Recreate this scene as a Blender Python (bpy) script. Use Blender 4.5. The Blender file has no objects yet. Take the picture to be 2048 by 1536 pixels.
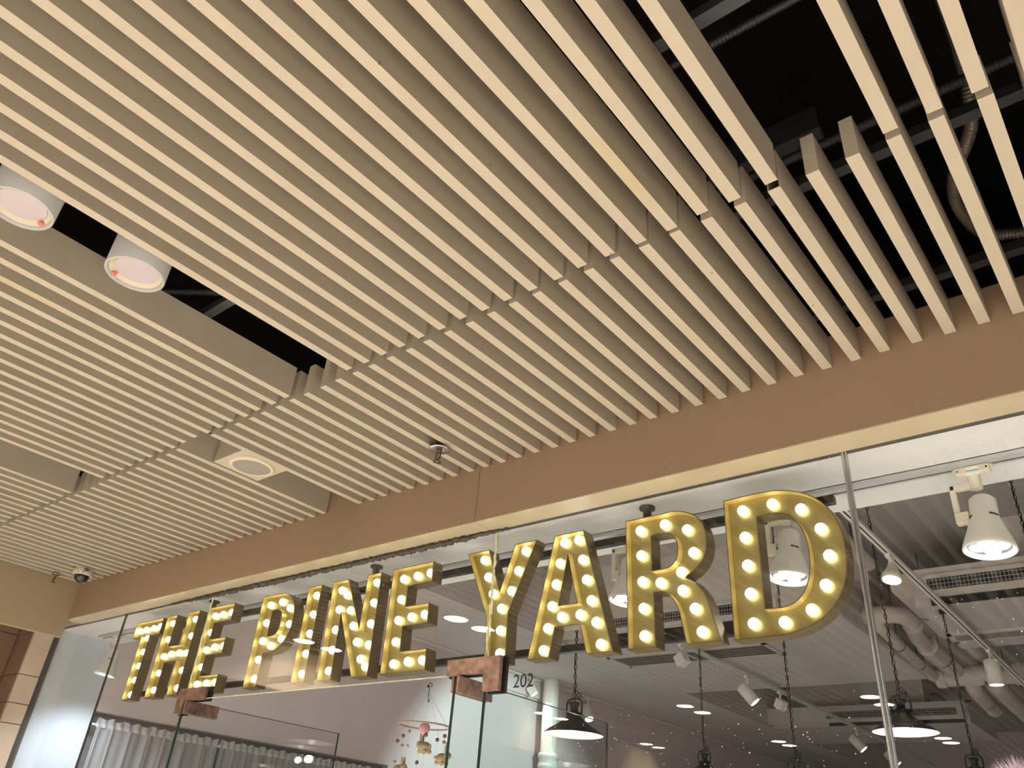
import bpy, bmesh, math, random
from mathutils import Matrix, Vector
random.seed(7)
S = bpy.context.scene
COL = S.collection
EYE = 1.6                                   # camera height above the floor, metres

# ------------------------------------------------------------------ camera, world, lamps, exposure
R = [[0.7739184586, 0.6286396615, 0.0765662814],
     [-0.2789936024, 0.4469867154, -0.8499208469],
     [-0.5685180641, 0.6364079291, 0.5213177136]]
cd = bpy.data.cameras.new('camera'); cam = bpy.data.objects.new('camera', cd); COL.objects.link(cam)
cd.sensor_fit = 'HORIZONTAL'; cd.sensor_width = 36.0; cd.lens = 36.0 * 1562.32 / 2048.0
cd.clip_start = 0.02; cd.clip_end = 200
r_, u_, b_ = Vector(R[0]), -Vector(R[1]), -Vector(R[2])
cam.matrix_world = Matrix(((r_.x, u_.x, b_.x, 0), (r_.y, u_.y, b_.y, 0), (r_.z, u_.z, b_.z, EYE), (0, 0, 0, 1)))
S.camera = cam
S.view_settings.view_transform = 'Standard'; S.view_settings.look = 'None'
S.view_settings.exposure = 0.0; S.view_settings.gamma = 1.0; S.view_settings.use_curve_mapping = False
W = bpy.data.worlds.new('world'); S.world = W; W.use_nodes = True
W.node_tree.nodes['Background'].inputs[0].default_value = (1.0, 0.90, 0.80, 1)
W.node_tree.nodes['Background'].inputs[1].default_value = 0.09      # the lit concourse of the mall, far around
MALL_SPOT = 362.0      # watts of each lit downlight in the mall ceiling
COOL_SPOT = 36.0      # watts of the cool track lamps on the shop soffit
WARM_SPOT = 170.0      # watts of the small track lamps deeper in the shop
PENDANT_W = 5.5
BULB_GLOW = 5.2      # radiance of the marquee bulbs

# ------------------------------------------------------------------ materials
MATS = {}
def mat(name, col, rough=0.5, metal=0.0, var=0.0, vscale=8.0, emit=None, estr=0.0, bump=0.0, bscale=60.0, spec=0.5, stretch=None):
    if name in MATS: return MATS[name]
    m = bpy.data.materials.new(name); m.use_nodes = True; nt = m.node_tree
    b = nt.nodes['Principled BSDF']
    b.inputs['Base Color'].default_value = (*col, 1); b.inputs['Roughness'].default_value = rough
    b.inputs['Metallic'].default_value = metal; b.inputs['Specular IOR Level'].default_value = spec
    tc = nt.nodes.new('ShaderNodeTexCoord'); src = tc.outputs['Object']
    if stretch:
        mp = nt.nodes.new('ShaderNodeMapping'); mp.inputs['Scale'].default_value = stretch
        nt.links.new(src, mp.inputs['Vector']); src = mp.outputs['Vector']
    if var > 0:
        n = nt.nodes.new('ShaderNodeTexNoise'); n.inputs['Scale'].default_value = vscale; n.inputs['Detail'].default_value = 4
        nt.links.new(src, n.inputs['Vector'])
        rp = nt.nodes.new('ShaderNodeValToRGB')
        rp.color_ramp.elements[0].position = 0.3; rp.color_ramp.elements[1].position = 0.7
        rp.color_ramp.elements[0].color = (*[c * (1 - var) for c in col], 1)
        rp.color_ramp.elements[1].color = (*[min(1, c * (1 + var)) for c in col], 1)
        nt.links.new(n.outputs['Fac'], rp.inputs['Fac']); nt.links.new(rp.outputs['Color'], b.inputs['Base Color'])
    if bump > 0:
        n2 = nt.nodes.new('ShaderNodeTexNoise'); n2.inputs['Scale'].default_value = bscale
        nt.links.new(src, n2.inputs['Vector'])
        bp = nt.nodes.new('ShaderNodeBump'); bp.inputs['Strength'].default_value = bump; bp.inputs['Distance'].default_value = 0.004
        nt.links.new(n2.outputs['Fac'], bp.inputs['Height']); nt.links.new(bp.outputs['Normal'], b.inputs['Normal'])
    if emit:
        b.inputs['Emission Color'].default_value = (*emit, 1); b.inputs['Emission Strength'].default_value = estr
    MATS[name] = m
    return m

def glass_mat(name, tint, dirt=0.0):
    """thin pane: clear transmission, mirror reflection by the angle (Fresnel), a little dust"""
    m = bpy.data.materials.new(name); m.use_nodes = True; nt = m.node_tree; nt.nodes.clear()
    out = nt.nodes.new('ShaderNodeOutputMaterial'); mix = nt.nodes.new('ShaderNodeMixShader')
    tr = nt.nodes.new('ShaderNodeBsdfTransparent'); tr.inputs[0].default_value = (*tint, 1)
    gl = nt.nodes.new('ShaderNodeBsdfGlossy'); gl.inputs['Roughness'].default_value = 0.0
    fr = nt.nodes.new('ShaderNodeFresnel')      # same reflectance entering and leaving the thin pane
    ge = nt.nodes.new('ShaderNodeNewGeometry'); ior = nt.nodes.new('ShaderNodeMapRange')
    ior.inputs[3].default_value = 1.5; ior.inputs[4].default_value = 1 / 1.5
    nt.links.new(ge.outputs['Backfacing'], ior.inputs[0]); nt.links.new(ior.outputs[0], fr.inputs['IOR'])
    half = nt.nodes.new('ShaderNodeMath'); half.operation = 'MULTIPLY'; half.inputs[1].default_value = 0.8
    nt.links.new(fr.outputs[0], half.inputs[0]); nt.links.new(half.outputs[0], mix.inputs[0]); nt.links.new(tr.outputs[0], mix.inputs[1]); nt.links.new(gl.outputs[0], mix.inputs[2])
    last = mix.outputs[0]
    if dirt > 0:
        tc = nt.nodes.new('ShaderNodeTexCoord')
        vo = nt.nodes.new('ShaderNodeTexVoronoi'); vo.inputs['Scale'].default_value = 75.0
        nt.links.new(tc.outputs['Object'], vo.inputs['Vector'])
        rnd = nt.nodes.new('ShaderNodeSeparateColor'); nt.links.new(vo.outputs['Color'], rnd.inputs[0])
        # speck size differs from cell to cell; most cells have none
        sz = nt.nodes.new('ShaderNodeMapRange'); sz.inputs[1].default_value = 0.70; sz.inputs[2].default_value = 1.0
        sz.inputs[3].default_value = 0.0; sz.inputs[4].default_value = 0.18
        nt.links.new(rnd.outputs[0], sz.inputs[0])
        lt = nt.nodes.new('ShaderNodeMath'); lt.operation = 'LESS_THAN'
        nt.links.new(vo.outputs['Distance'], lt.inputs[0]); nt.links.new(sz.outputs[0], lt.inputs[1])
        pn = nt.nodes.new('ShaderNodeTexNoise'); pn.inputs['Scale'].default_value = 2.3; nt.links.new(tc.outputs['Object'], pn.inputs['Vector'])
        pr = nt.nodes.new('ShaderNodeMapRange'); pr.inputs[1].default_value = 0.42; pr.inputs[2].default_value = 0.7; pr.inputs[4].default_value = 0.8
        nt.links.new(pn.outputs['Fac'], pr.inputs[0])
        mu = nt.nodes.new('ShaderNodeMath'); mu.operation = 'MULTIPLY'
        nt.links.new(lt.outputs[0], mu.inputs[0]); nt.links.new(pr.outputs[0], mu.inputs[1])
        ad = nt.nodes.new('ShaderNodeMath'); ad.operation = 'MULTIPLY_ADD'; ad.inputs[1].default_value = dirt; ad.inputs[2].default_value = 0.001
        nt.links.new(mu.outputs[0], ad.inputs[0])
        df = nt.nodes.new('ShaderNodeBsdfTranslucent'); df.inputs[0].default_value = (0.9, 0.9, 0.88, 1)
        d2 = nt.nodes.new('ShaderNodeBsdfDiffuse'); d2.inputs[0].default_value = (0.9, 0.9, 0.88, 1)
        dm = nt.nodes.new('ShaderNodeMixShader'); nt.links.new(df.outputs[0], dm.inputs[1]); nt.links.new(d2.outputs[0], dm.inputs[2])
        m2 = nt.nodes.new('ShaderNodeMixShader'); nt.links.new(ad.outputs[0], m2.inputs[0])
        nt.links.new(last, m2.inputs[1]); nt.links.new(dm.outputs[0], m2.inputs[2]); last = m2.outputs[0]
    nt.links.new(last, out.inputs[0]); MATS[name] = m
    return m

def sheer_mat(name, col, open_):
    m = bpy.data.materials.new(name); m.use_nodes = True; nt = m.node_tree; nt.nodes.clear()
    out = nt.nodes.new('ShaderNodeOutputMaterial')
    tr = nt.nodes.new('ShaderNodeBsdfTransparent'); df = nt.nodes.new('ShaderNodeBsdfDiffuse'); tl = nt.nodes.new('ShaderNodeBsdfTranslucent')
    df.inputs[0].default_value = (*col, 1); tl.inputs[0].default_value = (*col, 1)
    a = nt.nodes.new('ShaderNodeMixShader'); a.inputs[0].default_value = 0.35
    nt.links.new(df.outputs[0], a.inputs[1]); nt.links.new(tl.outputs[0], a.inputs[2])
    b = nt.nodes.new('ShaderNodeMixShader'); b.inputs[0].default_value = 1 - open_
    nt.links.new(tr.outputs[0], b.inputs[1]); nt.links.new(a.outputs[0], b.inputs[2])
    nt.links.new(b.outputs[0], out.inputs[0]); MATS[name] = m
    return m

M_SLAT = mat('slat_paint', (0.36, 0.312, 0.240), 0.55, var=0.035, vscale=2.5, spec=0.25)
def stain(m, col):
    nt = m.node_tree; b = nt.nodes['Principled BSDF']; src = b.inputs['Base Color'].links[0].from_socket
    g = nt.nodes.new('ShaderNodeNewGeometry')
    mp = nt.nodes.new('ShaderNodeMapping'); mp.inputs['Scale'].default_value = (9, 1.3, 3); nt.links.new(g.outputs['Position'], mp.inputs['Vector'])
    n = nt.nodes.new('ShaderNodeTexNoise'); n.inputs['Scale'].default_value = 1.0; n.inputs['Detail'].default_value = 3; nt.links.new(mp.outputs['Vector'], n.inputs['Vector'])
    r = nt.nodes.new('ShaderNodeMapRange'); r.inputs[1].default_value = 0.66; r.inputs[2].default_value = 0.80; r.inputs[4].default_value = 0.7; nt.links.new(n.outputs['Fac'], r.inputs[0])
    mx = nt.nodes.new('ShaderNodeMix'); mx.data_type = 'RGBA'
    nt.links.new(r.outputs[0], mx.inputs[0]); nt.links.new(src, mx.inputs[6]); mx.inputs[7].default_value = (*col, 1)
    v = nt.nodes.new('ShaderNodeTexNoise'); v.inputs['Scale'].default_value = 38.0; v.inputs['Detail'].default_value = 2; nt.links.new(g.outputs['Position'], v.inputs['Vector'])
    r2 = nt.nodes.new('ShaderNodeMapRange'); r2.inputs[1].default_value = 0.765; r2.inputs[2].default_value = 0.80; r2.inputs[4].default_value = 0.8; nt.links.new(v.outputs['Fac'], r2.inputs[0])
    m2 = nt.nodes.new('ShaderNodeMix'); m2.data_type = 'RGBA'
    nt.links.new(r2.outputs[0], m2.inputs[0]); nt.links.new(mx.outputs[2], m2.inputs[6]); m2.inputs[7].default_value = (0.10, 0.07, 0.05, 1)
    nt.links.new(m2.outputs[2], b.inputs['Base Color'])
stain(M_SLAT, (0.36, 0.29, 0.145))
M_BLACK = mat('plenum_black', (0.004, 0.0035, 0.004), 0.9, var=0.4, vscale=3, spec=0.08)
M_RAIL = mat('black_steel', (0.03, 0.032, 0.035), 0.5, 0.3, var=0.2)
M_FASCIA = mat('brown_fascia_paint', (0.265, 0.183, 0.118), 0.5, var=0.03, vscale=1.5, spec=0.3)
M_BULK = mat('tan_bulkhead_paint', (0.32, 0.25, 0.16), 0.5, var=0.03, vscale=1.5, spec=0.3)
M_LEDGE = mat('cream_ledge_paint', (0.38, 0.325, 0.215), 0.22, var=0.05, vscale=5, bump=0.12, bscale=14)
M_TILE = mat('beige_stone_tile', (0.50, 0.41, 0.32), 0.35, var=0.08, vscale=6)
M_TILE2 = mat('brown_stone_tile', (0.19, 0.125, 0.08), 0.4, var=0.08, vscale=6)  # stone colour darkened for the shade under the bulkhead
M_GROUT = mat('grout', (0.22, 0.16, 0.11), 0.9)
M_FLOOR = mat('polished_floor', (0.62, 0.585, 0.54), 0.3, var=0.05, vscale=2)
M_SOFFIT = mat('white_gypsum', (0.66, 0.68, 0.68), 0.7, var=0.03, vscale=2)
M_WALL = mat('shop_wall_paint', (0.66, 0.595, 0.605), 0.7, var=0.02, vscale=2)
M_DECK = mat('shop_ceiling_paint', (0.42, 0.40, 0.385), 0.8, var=0.05, vscale=1.5)
M_AC = mat('duct_cover_paint', (0.53, 0.505, 0.485), 0.75, var=0.04, vscale=2)
M_PIPE = mat('painted_pipe', (0.54, 0.50, 0.46), 0.6, var=0.05, vscale=5)
M_GREY = mat('grey_aluminium', (0.55, 0.56, 0.57), 0.4, 0.4)
M_WHITE = mat('white_enamel', (0.75, 0.75, 0.70), 0.4, var=0.02)
M_HOUSING = mat('downlight_shell', (0.34, 0.345, 0.33), 0.45)
M_HRING = mat('yellowed_reflector', (0.50, 0.43, 0.32), 0.5)
M_LENSPLATE = mat('lamp_lens_plate', (0.25, 0.27, 0.29), 0.4)
M_LINING = mat('bright_brass_lining', (0.72, 0.57, 0.20), 0.4, 0.6, var=0.1, vscale=12)  # brass lightened to stand in for bulb light on the inner walls
M_CAMBODY = mat('camera_shell', (0.42, 0.36, 0.29), 0.4)
M_BULBRED = mat('sprinkler_bulb', (0.30, 0.07, 0.04), 0.3)
M_CREAM = mat('aged_white_plastic', (0.70, 0.66, 0.54), 0.45, var=0.03)
M_DARK = mat('dark_slot', (0.012, 0.012, 0.014), 0.7)
M_IRON = mat('black_iron', (0.02, 0.019, 0.018), 0.45, 0.5, var=0.2)
M_BRASS = mat('brushed_brass', (0.40, 0.33, 0.125), 0.42, 0.7, var=0.12, vscale=9, stretch=(1, 1, 0.25))
M_BRASSOUT = mat('tarnished_brass', (0.24, 0.185, 0.09), 0.4, 0.7, var=0.15, vscale=7)  # darker brass on the outer returns
M_COPPER = mat('worn_copper_plate', (0.36, 0.235, 0.19), 0.42, 0.55, var=0.45, vscale=26, bump=0.3, bscale=50)
M_COPPERD = mat('dull_brown_plate', (0.20, 0.125, 0.095), 0.45, 0.5, var=0.5, vscale=26, bump=0.3, bscale=50)
M_CHROME = mat('polished_steel', (0.50, 0.52, 0.55), 0.18, 0.85)
M_CAULK = mat('dirty_black_sealant', (0.035, 0.03, 0.025), 0.5, var=0.5, vscale=40, bump=0.8, bscale=70)
M_GASKET = mat('dark_gasket', (0.06, 0.055, 0.05), 0.5)
M_EDGE = mat('green_glass_edge', (0.02, 0.045, 0.035), 0.15)
M_SEAL_LITEDGE = mat('clear_sealant_bead', (0.62, 0.62, 0.42), 0.2, var=0.25, vscale=30)
M_BULB = mat('marquee_bulb_glow', (0.9, 0.9, 0.85), 0.3, emit=(0.97, 0.98, 0.80), estr=BULB_GLOW)
M_OFFLED = mat('diffuser_dim', (0.32, 0.27, 0.275), 0.5, emit=(1.0, 0.82, 0.82), estr=0.08)  # faint glow added to diffusers that are switched off
M_ONLED = mat('diffuser_lit', (0.9, 0.88, 0.8), 0.5, emit=(1.0, 0.88, 0.66), estr=80)
M_COOL = mat('cool_led_lens', (0.9, 0.95, 1), 0.3, emit=(0.86, 0.95, 1.0), estr=3.2)
M_COOLRIM = mat('cool_lamp_rim', (0.9, 0.93, 0.95), 0.3)
M_WARM = mat('warm_lamp_face', (1, 0.9, 0.7), 0.3, emit=(1.0, 0.90, 0.74), estr=4)
M_PBULB = mat('pendant_bulb_glow', (1, 0.95, 0.9), 0.3, emit=(1.0, 0.95, 0.85), estr=5)
M_SHADEIN = mat('pinkish_white_enamel', (0.62, 0.52, 0.51), 0.45)
M_SHADEOUT = mat('dark_bronze_shade', (0.022, 0.020, 0.018), 0.45, 0.3, var=0.2)
M_RED = mat('red_sticker', (0.72, 0.10, 0.08), 0.5)
M_MESHGREY = mat('speaker_mesh', (0.27, 0.25, 0.22), 0.6, 0.2, bump=1.0, bscale=420)
M_DOME = mat('smoked_dome', (0.012, 0.012, 0.014), 0.06)
M_INK = mat('black_vinyl_figures', (0.015, 0.015, 0.015), 0.5)
M_FLEX = mat('dark_conduit', (0.20, 0.17, 0.135), 0.4, 0.35)
M_SHEER = sheer_mat('sheer_voile', (0.72, 0.71, 0.73), 0.5)
M_HEADER = sheer_mat('gathered_voile', (0.75, 0.73, 0.74), 0.35)
M_CAVITY = mat('grey_window_board', (0.17, 0.165, 0.17), 0.8)
M_PINK = mat('dusty_pink_felt', (0.62, 0.33, 0.34), 0.9)
M_MAROON = mat('maroon_felt', (0.22, 0.08, 0.08), 0.9)
M_BEIGE = mat('beige_felt', (0.36, 0.28, 0.17), 0.9, var=0.1, vscale=40)
M_WOOD = mat('pale_pink_hoop', (0.42, 0.27, 0.25), 0.6)
M_THREAD = mat('thread', (0.45, 0.38, 0.36), 0.9)
M_FLUFF = mat('pink_fluff', (0.58, 0.41, 0.43), 0.9, var=0.1, vscale=30)
M_GREEN = mat('green_label_band', (0.05, 0.42, 0.36), 0.5)
M_PAPER = mat('white_sticker', (0.85, 0.86, 0.84), 0.5)
M_BRONZE = mat('dark_brass_body', (0.10, 0.085, 0.05), 0.35, 0.7)
M_GLASS = glass_mat('shopfront_glass', (0.965, 0.97, 0.97), 0.8)
M_GLASS2 = glass_mat('door_glass', (0.94, 0.965, 0.955), 0.0)

# ------------------------------------------------------------------ mesh builder
class MB:
    def __init__(s): s.v = []; s.f = []; s.sm = []
    def add(s, vs, fs, smooth=False, T=None):
        o = len(s.v)
        s.v += [tuple(T @ Vector(p)) if T else tuple(p) for p in vs]
        s.f += [tuple(i + o for i in f) for f in fs]; s.sm += [smooth] * len(fs)
        return s
    def box(s, x0, x1, y0, y1, z0, z1, T=None):
        vs = [(x0, y0, z0), (x1, y0, z0), (x1, y1, z0), (x0, y1, z0), (x0, y0, z1), (x1, y0, z1), (x1, y1, z1), (x0, y1, z1)]
        return s.add(vs, [(0, 3, 2, 1), (4, 5, 6, 7), (0, 1, 5, 4), (1, 2, 6, 5), (2, 3, 7, 6), (3, 0, 4, 7)], False, T)
    def bbox(s, x0, x1, y0, y1, z0, z1, b=0.004, T=None):
        bm = bmesh.new(); bmesh.ops.create_cube(bm, size=1.0)
        for v in bm.verts:
            v.co = ((x0 + x1) / 2 + v.co.x * (x1 - x0), (y0 + y1) / 2 + v.co.y * (y1 - y0), (z0 + z1) / 2 + v.co.z * (z1 - z0))
        bmesh.ops.bevel(bm, geom=bm.edges[:], offset=b, segments=2, affect='EDGES', profile=0.5)
        bm.verts.ensure_lookup_table()
        s.add([v.co[:] for v in bm.verts], [[v.index for v in f.verts] for f in bm.faces], False, T); bm.free()
        return s
    def lathe(s, prof, n=24, T=None, smooth=True, cap0=True, cap1=True):
        vs = []; fs = []
        for r, z in prof:
            for k in range(n):
                a = 2 * math.pi * k / n; vs.append((r * math.cos(a), r * math.sin(a), z))
        for j in range(len(prof) - 1):
            for k in range(n):
                k2 = (k + 1) % n
                fs.append((j * n + k, j * n + k2, (j + 1) * n + k2, (j + 1) * n + k))
        s.add(vs, fs, smooth, T)
        if cap0: s.add(vs[:n], [tuple(range(n))[::-1]], False, T)
        if cap1: s.add(vs[-n:], [tuple(range(n))], False, T)
        return s
    def tube(s, path, r, n=8, closed=False, caps=True, smooth=True, T=None):
        P = [Vector(p) for p in path]; m = len(P); rr = r if isinstance(r, (list, tuple)) else [r] * m
        vs = []; fs = []; up = None
        for i in range(m):
            a = P[i - 1] if (i > 0 or closed) else P[i]; b = P[(i + 1) % m] if (i < m - 1 or closed) else P[i]
            t = (b - a).normalized()
            if up is None: up = Vector((0, 0, 1)) if abs(t.z) < 0.9 else Vector((1, 0, 0))
            x = t.cross(up).normalized(); up = x.cross(t).normalized()
            for k in range(n):
                an = 2 * math.pi * k / n; vs.append(tuple(P[i] + (x * math.cos(an) + up * math.sin(an)) * rr[i]))
        for i in range(m if closed else m - 1):
            j = (i + 1) % m
            for k in range(n):
                k2 = (k + 1) % n; fs.append((i * n + k, i * n + k2, j * n + k2, j * n + k))
        s.add(vs, fs, smooth, T)
        if caps and not closed:
            s.add(vs[:n], [tuple(range(n))], False, T); s.add(vs[-n:], [tuple(range(n))[::-1]], False, T)
        return s
    def ball(s, c, rx, ry=None, rz=None, n=12, m=8, T=None):
        ry = rx if ry is None else ry; rz = rx if rz is None else rz
        vs = [(c[0], c[1], c[2] + rz)]; fs = []
        for j in range(1, m):
            p = math.pi * j / m
            for k in range(n):
                a = 2 * math.pi * k / n
                vs.append((c[0] + rx * math.sin(p) * math.cos(a), c[1] + ry * math.sin(p) * math.sin(a), c[2] + rz * math.cos(p)))
        vs.append((c[0], c[1], c[2] - rz)); L = len(vs) - 1
        for k in range(n):
            k2 = (k + 1) % n; fs.append((0, 1 + k, 1 + k2)); fs.append((L, 1 + (m - 2) * n + k2, 1 + (m - 2) * n + k))
            for j in range(m - 2):
                fs.append((1 + j * n + k, 1 + (j + 1) * n + k, 1 + (j + 1) * n + k2, 1 + j * n + k2))
        return s.add(vs, fs, True, T)
    def mesh(s, name, m, origin=(0, 0, 0)):
        me = bpy.data.meshes.new(name)
        me.from_pydata([(v[0] - origin[0], v[1] - origin[1], v[2] - origin[2]) for v in s.v], [], s.f)
        me.polygons.foreach_set('use_smooth', s.sm); me.materials.append(m); me.update()
        return me
    def build(s, name, m, parent=None, loc=(0, 0, 0)):
        """one object; vertices are given in world space, stored about the parent's (or own) origin"""
        org = ORG[parent.name] if parent else loc
        o = bpy.data.objects.new(name, s.mesh(name, m, org)); COL.objects.link(o)
        if parent: o.parent = parent; ORG[o.name] = org
        else: o.location = loc; ORG[o.name] = loc
        return o
ORG = {}
def tag(o, label=None, cat=None, group=None, kind=None):
    if label: o['label'] = label
    if cat: o['category'] = cat
    if group: o['group'] = group
    if kind: o['kind'] = kind
    return o
def thing(name, loc, label, cat, group=None):
    o = bpy.data.objects.new(name, None); COL.objects.link(o); o.location = loc; o.empty_display_size = 0.05; ORG[o.name] = tuple(loc)
    return tag(o, label, cat, group)
def struct(name, mb, m, label=None):
    return tag(mb.build(name, m), label, None, None, 'structure')
def Z(z): return z + EYE                     # heights below are measured from the eye level
def tf(loc, rot=(0, 0, 0)):
    return Matrix.Translation(loc) @ Matrix.Rotation(rot[2], 4, 'Z') @ Matrix.Rotation(rot[1], 4, 'Y') @ Matrix.Rotation(rot[0], 4, 'X')
def aim(loc, d):
    """local -Z looks along d"""
    q = Vector(d).normalized().to_track_quat('-Z', 'Y'); return Matrix.Translation(loc) @ q.to_matrix().to_4x4()
def lamp(kind, name, loc, energy, col, d=(0, 0, -1), angle=1.6, blend=0.5, radius=0.05, parent=None):
    l = bpy.data.lights.new(name, kind); l.energy = energy; l.color = col; l.shadow_soft_size = radius
    if kind == 'SPOT': l.spot_size = angle; l.spot_blend = blend
    o = bpy.data.objects.new(name, l); COL.objects.link(o)
    M = aim(loc, d)
    if parent: M = Matrix.Translation(Vector(ORG[parent.name])).inverted() @ M; o.parent = parent
    o.matrix_local = M
    return o

# ------------------------------------------------------------------ room shell: the mall side
YF, YG, HB = 2.48, 2.616, 1.333              # fascia front, glass centre, underside of the fascia
struct('floor', MB().box(-13, 9, -10, 19.5, -0.12, 0), M_FLOOR, 'pale polished stone floor of mall and shop')
mb = MB()                                    # black deck of the ceiling void with sides added to keep light out
mb.box(-7.6, 5, -8.6, 2.6, Z(2.45), Z(2.6)); mb.box(-7.6, 5, -8.7, -8.6, Z(1.75), Z(2.6)); mb.box(4.9, 5, -8.6, 2.47, Z(1.75), Z(2.45))
mb.box(-7.6, -7.5, -8.6, 2.47, Z(1.75), Z(2.45)); mb.box(-7.6, 5, 2.50, 2.6, Z(1.742), Z(2.45))
CEIL = struct('ceiling', mb, M_BLACK, 'black ceiling void behind cream hanging slats')
for y in (0.43, 1.085, 1.732, 2.36):
    c = MB().box(-7.4, 4.8, y - 0.018, y + 0.018, Z(1.742), Z(1.775)).build('carrier_rail', M_RAIL, CEIL)
PITCH, SW, SH, ZS = 0.1012, 0.035, 0.14, 1.6
def xr(k): return -0.485 - PITCH * (k - 3)   # right-hand edge of slat k
Y0n, Y1n, Y0f, Y1f = -0.9, 1.53, 1.552, 2.477
def slat_mesh(L):
    return MB().box(-SW, 0, 0, L, 0, SH).mesh('slat', M_SLAT)
near_m, far_m = slat_mesh(Y1n - Y0n), slat_mesh(Y1f - Y0f)
mb = MB()                                    # one slat has lost its end cap: a hollow box section
L = Y1f - Y0f; t = 0.003
mb.box(-SW, -SW + t, 0, L, 0, SH); mb.box(-t, 0, 0, L, 0, SH); mb.box(-SW + t, -t, 0, L, 0, t); mb.box(-SW + t, -t, 0, L, SH - t, SH)
hollow_m = mb.mesh('slat', M_SLAT)
def put_slat(me, x, y, z):
    o = bpy.data.objects.new('slat', me); COL.objects.link(o); o.parent = CEIL; o.location = (x, y, Z(z)); return o
NEAR_GAPS = {1, 2, 21, 22, 23, 41, 42, 43, 60, 61}
for k in range(-6, 63):
    if k not in NEAR_GAPS:
        put_slat(near_m, xr(k) + random.uniform(-0.004, 0.004), Y0n + random.uniform(-0.008, 0.005), ZS + random.uniform(-0.0015, 0.0015))
    if k not in (31, 32):
        put_slat(hollow_m if k == 3 else far_m, xr(k) + random.uniform(-0.003, 0.003), Y0f + random.uniform(-0.003, 0.002), ZS + random.uniform(-0.0015, 0.0015))
mb = MB()                                    # the rows behind the viewer, seen only as reflections in the glass
for a, b in ((-3.35, -0.92), (-5.8, -3.37), (-8.25, -5.82)):
    for k in range(-12, 63):
        if k not in NEAR_GAPS | {-18, -19}: mb.box(xr(k) - SW, xr(k), a, b, Z(ZS), Z(ZS + SH))
tag(mb.build('slat_rows', M_SLAT, CEIL), None, None, None, 'stuff')

ZFT = Z(1.735)
mb = MB(); mb.box(-7.6, -2.372, YF, 2.606, Z(HB), ZFT)
WF = struct('wall_front', mb, M_FASCIA, 'brown painted fascia above the shop window')
MB().box(-2.369, 5, YF, 2.606, Z(HB), ZFT).build('panel', M_FASCIA, WF)
MB().box(-6.6, -2.372, YF + 0.001, 2.606, Z(HB) - 0.004, Z(HB)).build('ledge', M_LEDGE, WF)
MB().box(-2.370, 5, YF + 0.001, 2.606, Z(HB) - 0.004, Z(HB)).build('ledge', M_LEDGE, WF)
struct('trim_1', MB().bbox(-6.61, -6.56, -8.6, 2.486, Z(1.195), Z(1.75), 0.003), M_BULK, 'tan boxed bulkhead left of the shop window')
WL = struct('wall_left', MB().box(-7.5, -7.318, -10, 2.6, 0, Z(2.4)).box(-7.32, -7.012, 2.452, 2.6, 0, Z(1.735)), M_GROUT, 'beige tiled wall left of the shop')
for a, b in ((1.735, 1.275), (1.27, 0.957), (0.952, 0.752), (0.747, 0.611), (0.606, 0.30), (0.295, 0.0), (-0.005, -0.40), (-0.405, -0.8), (-0.805, -1.6)):
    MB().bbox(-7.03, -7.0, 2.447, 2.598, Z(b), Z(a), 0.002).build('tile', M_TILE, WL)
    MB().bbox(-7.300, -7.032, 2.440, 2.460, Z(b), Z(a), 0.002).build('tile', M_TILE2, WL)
for i in range(5):
    y1 = 2.436 - i * 0.62
    for a, b in ((1.80, 1.275), (1.27, 0.95), (0.945, 0.34), (0.335, -0.27), (-0.275, -0.88), (-0.885, -1.6)):
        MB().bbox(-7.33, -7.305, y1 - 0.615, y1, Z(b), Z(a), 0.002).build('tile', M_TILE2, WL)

# ------------------------------------------------------------------ room shell: the shop side
struct('wall_left', MB().box(-7.25, -7.02, 3.11, 19, Z(0.80), Z(2.95)).box(-7.25, -7.02, 6.4, 19, 0, Z(0.80))
       .box(-7.25, -7.12, 3.11, 6.4, 0, Z(0.80)), M_WALL, 'white side wall inside the shop')
struct('wall_left', MB().box(-7.25, -7.02, 2.63, 3.109, 0, Z(2.95)), mat('cool_white_paint', (0.60, 0.66, 0.72), 0.6, var=0.03, vscale=3), 'white wall return beside the left end of the glass')  # cool tint of the lamp light put into the white wall colour
struct('wall_back', MB().box(-7.25, 5.2, 19, 19.2, 0, Z(3)), M_WALL, 'far end wall of the shop')
struct('wall_right', MB().box(5.0, 5.2, 2.63, 19, 0, Z(3)), M_WALL, 'right side wall of the shop')
struct('ceiling', MB().box(-7.25, 5.2, 2.63, 19.2, Z(2.95), Z(3.1)), M_DECK, 'beige open ceiling of the shop')
struct('trim_2', MB().box(-7.02, 5.0, 2.632, 3.13, Z(HB), Z(2.95)), M_SOFFIT, 'white soffit behind the shop window')
struct('trim_3', MB().box(-7.02, -5.45, 3.13, 19, Z(2.17), Z(2.95)).box(-5.45, -2.35, 7.46, 10.25, Z(2.17), Z(2.95)).box(-5.45, -2.35, 7.27, 7.30, Z(2.195), Z(2.95)), M_AC, 'beige boxed ceiling along the left of the shop')
struct('trim_4', MB().box(-1.70, 4.9, 7.46, 9.0, Z(2.17), Z(2.44)).box(-1.62, 4.9, 7.27, 7.30, Z(2.195), Z(2.44)).box(-1.62, 4.9, 7.30, 7.46, Z(2.41), Z(2.44)).box(-1.0, 4.5, 7.7, 8.8, Z(2.44), Z(2.95)), M_AC, 'beige boxed duct cover at the right of the shop')
struct('trim_5', MB().box(-5.45, -2.57, 13.15, 14.8, Z(2.17), Z(2.43)).box(-5.45, -2.57, 12.95, 12.98, Z(2.195), Z(2.43)).box(-5.45, -2.57, 12.98, 13.15, Z(2.40), Z(2.43)).box(-5.3, -3.2, 13.5, 14.6, Z(2.43), Z(2.95)), M_AC, 'far beige boxed duct cover in the shop')
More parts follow.
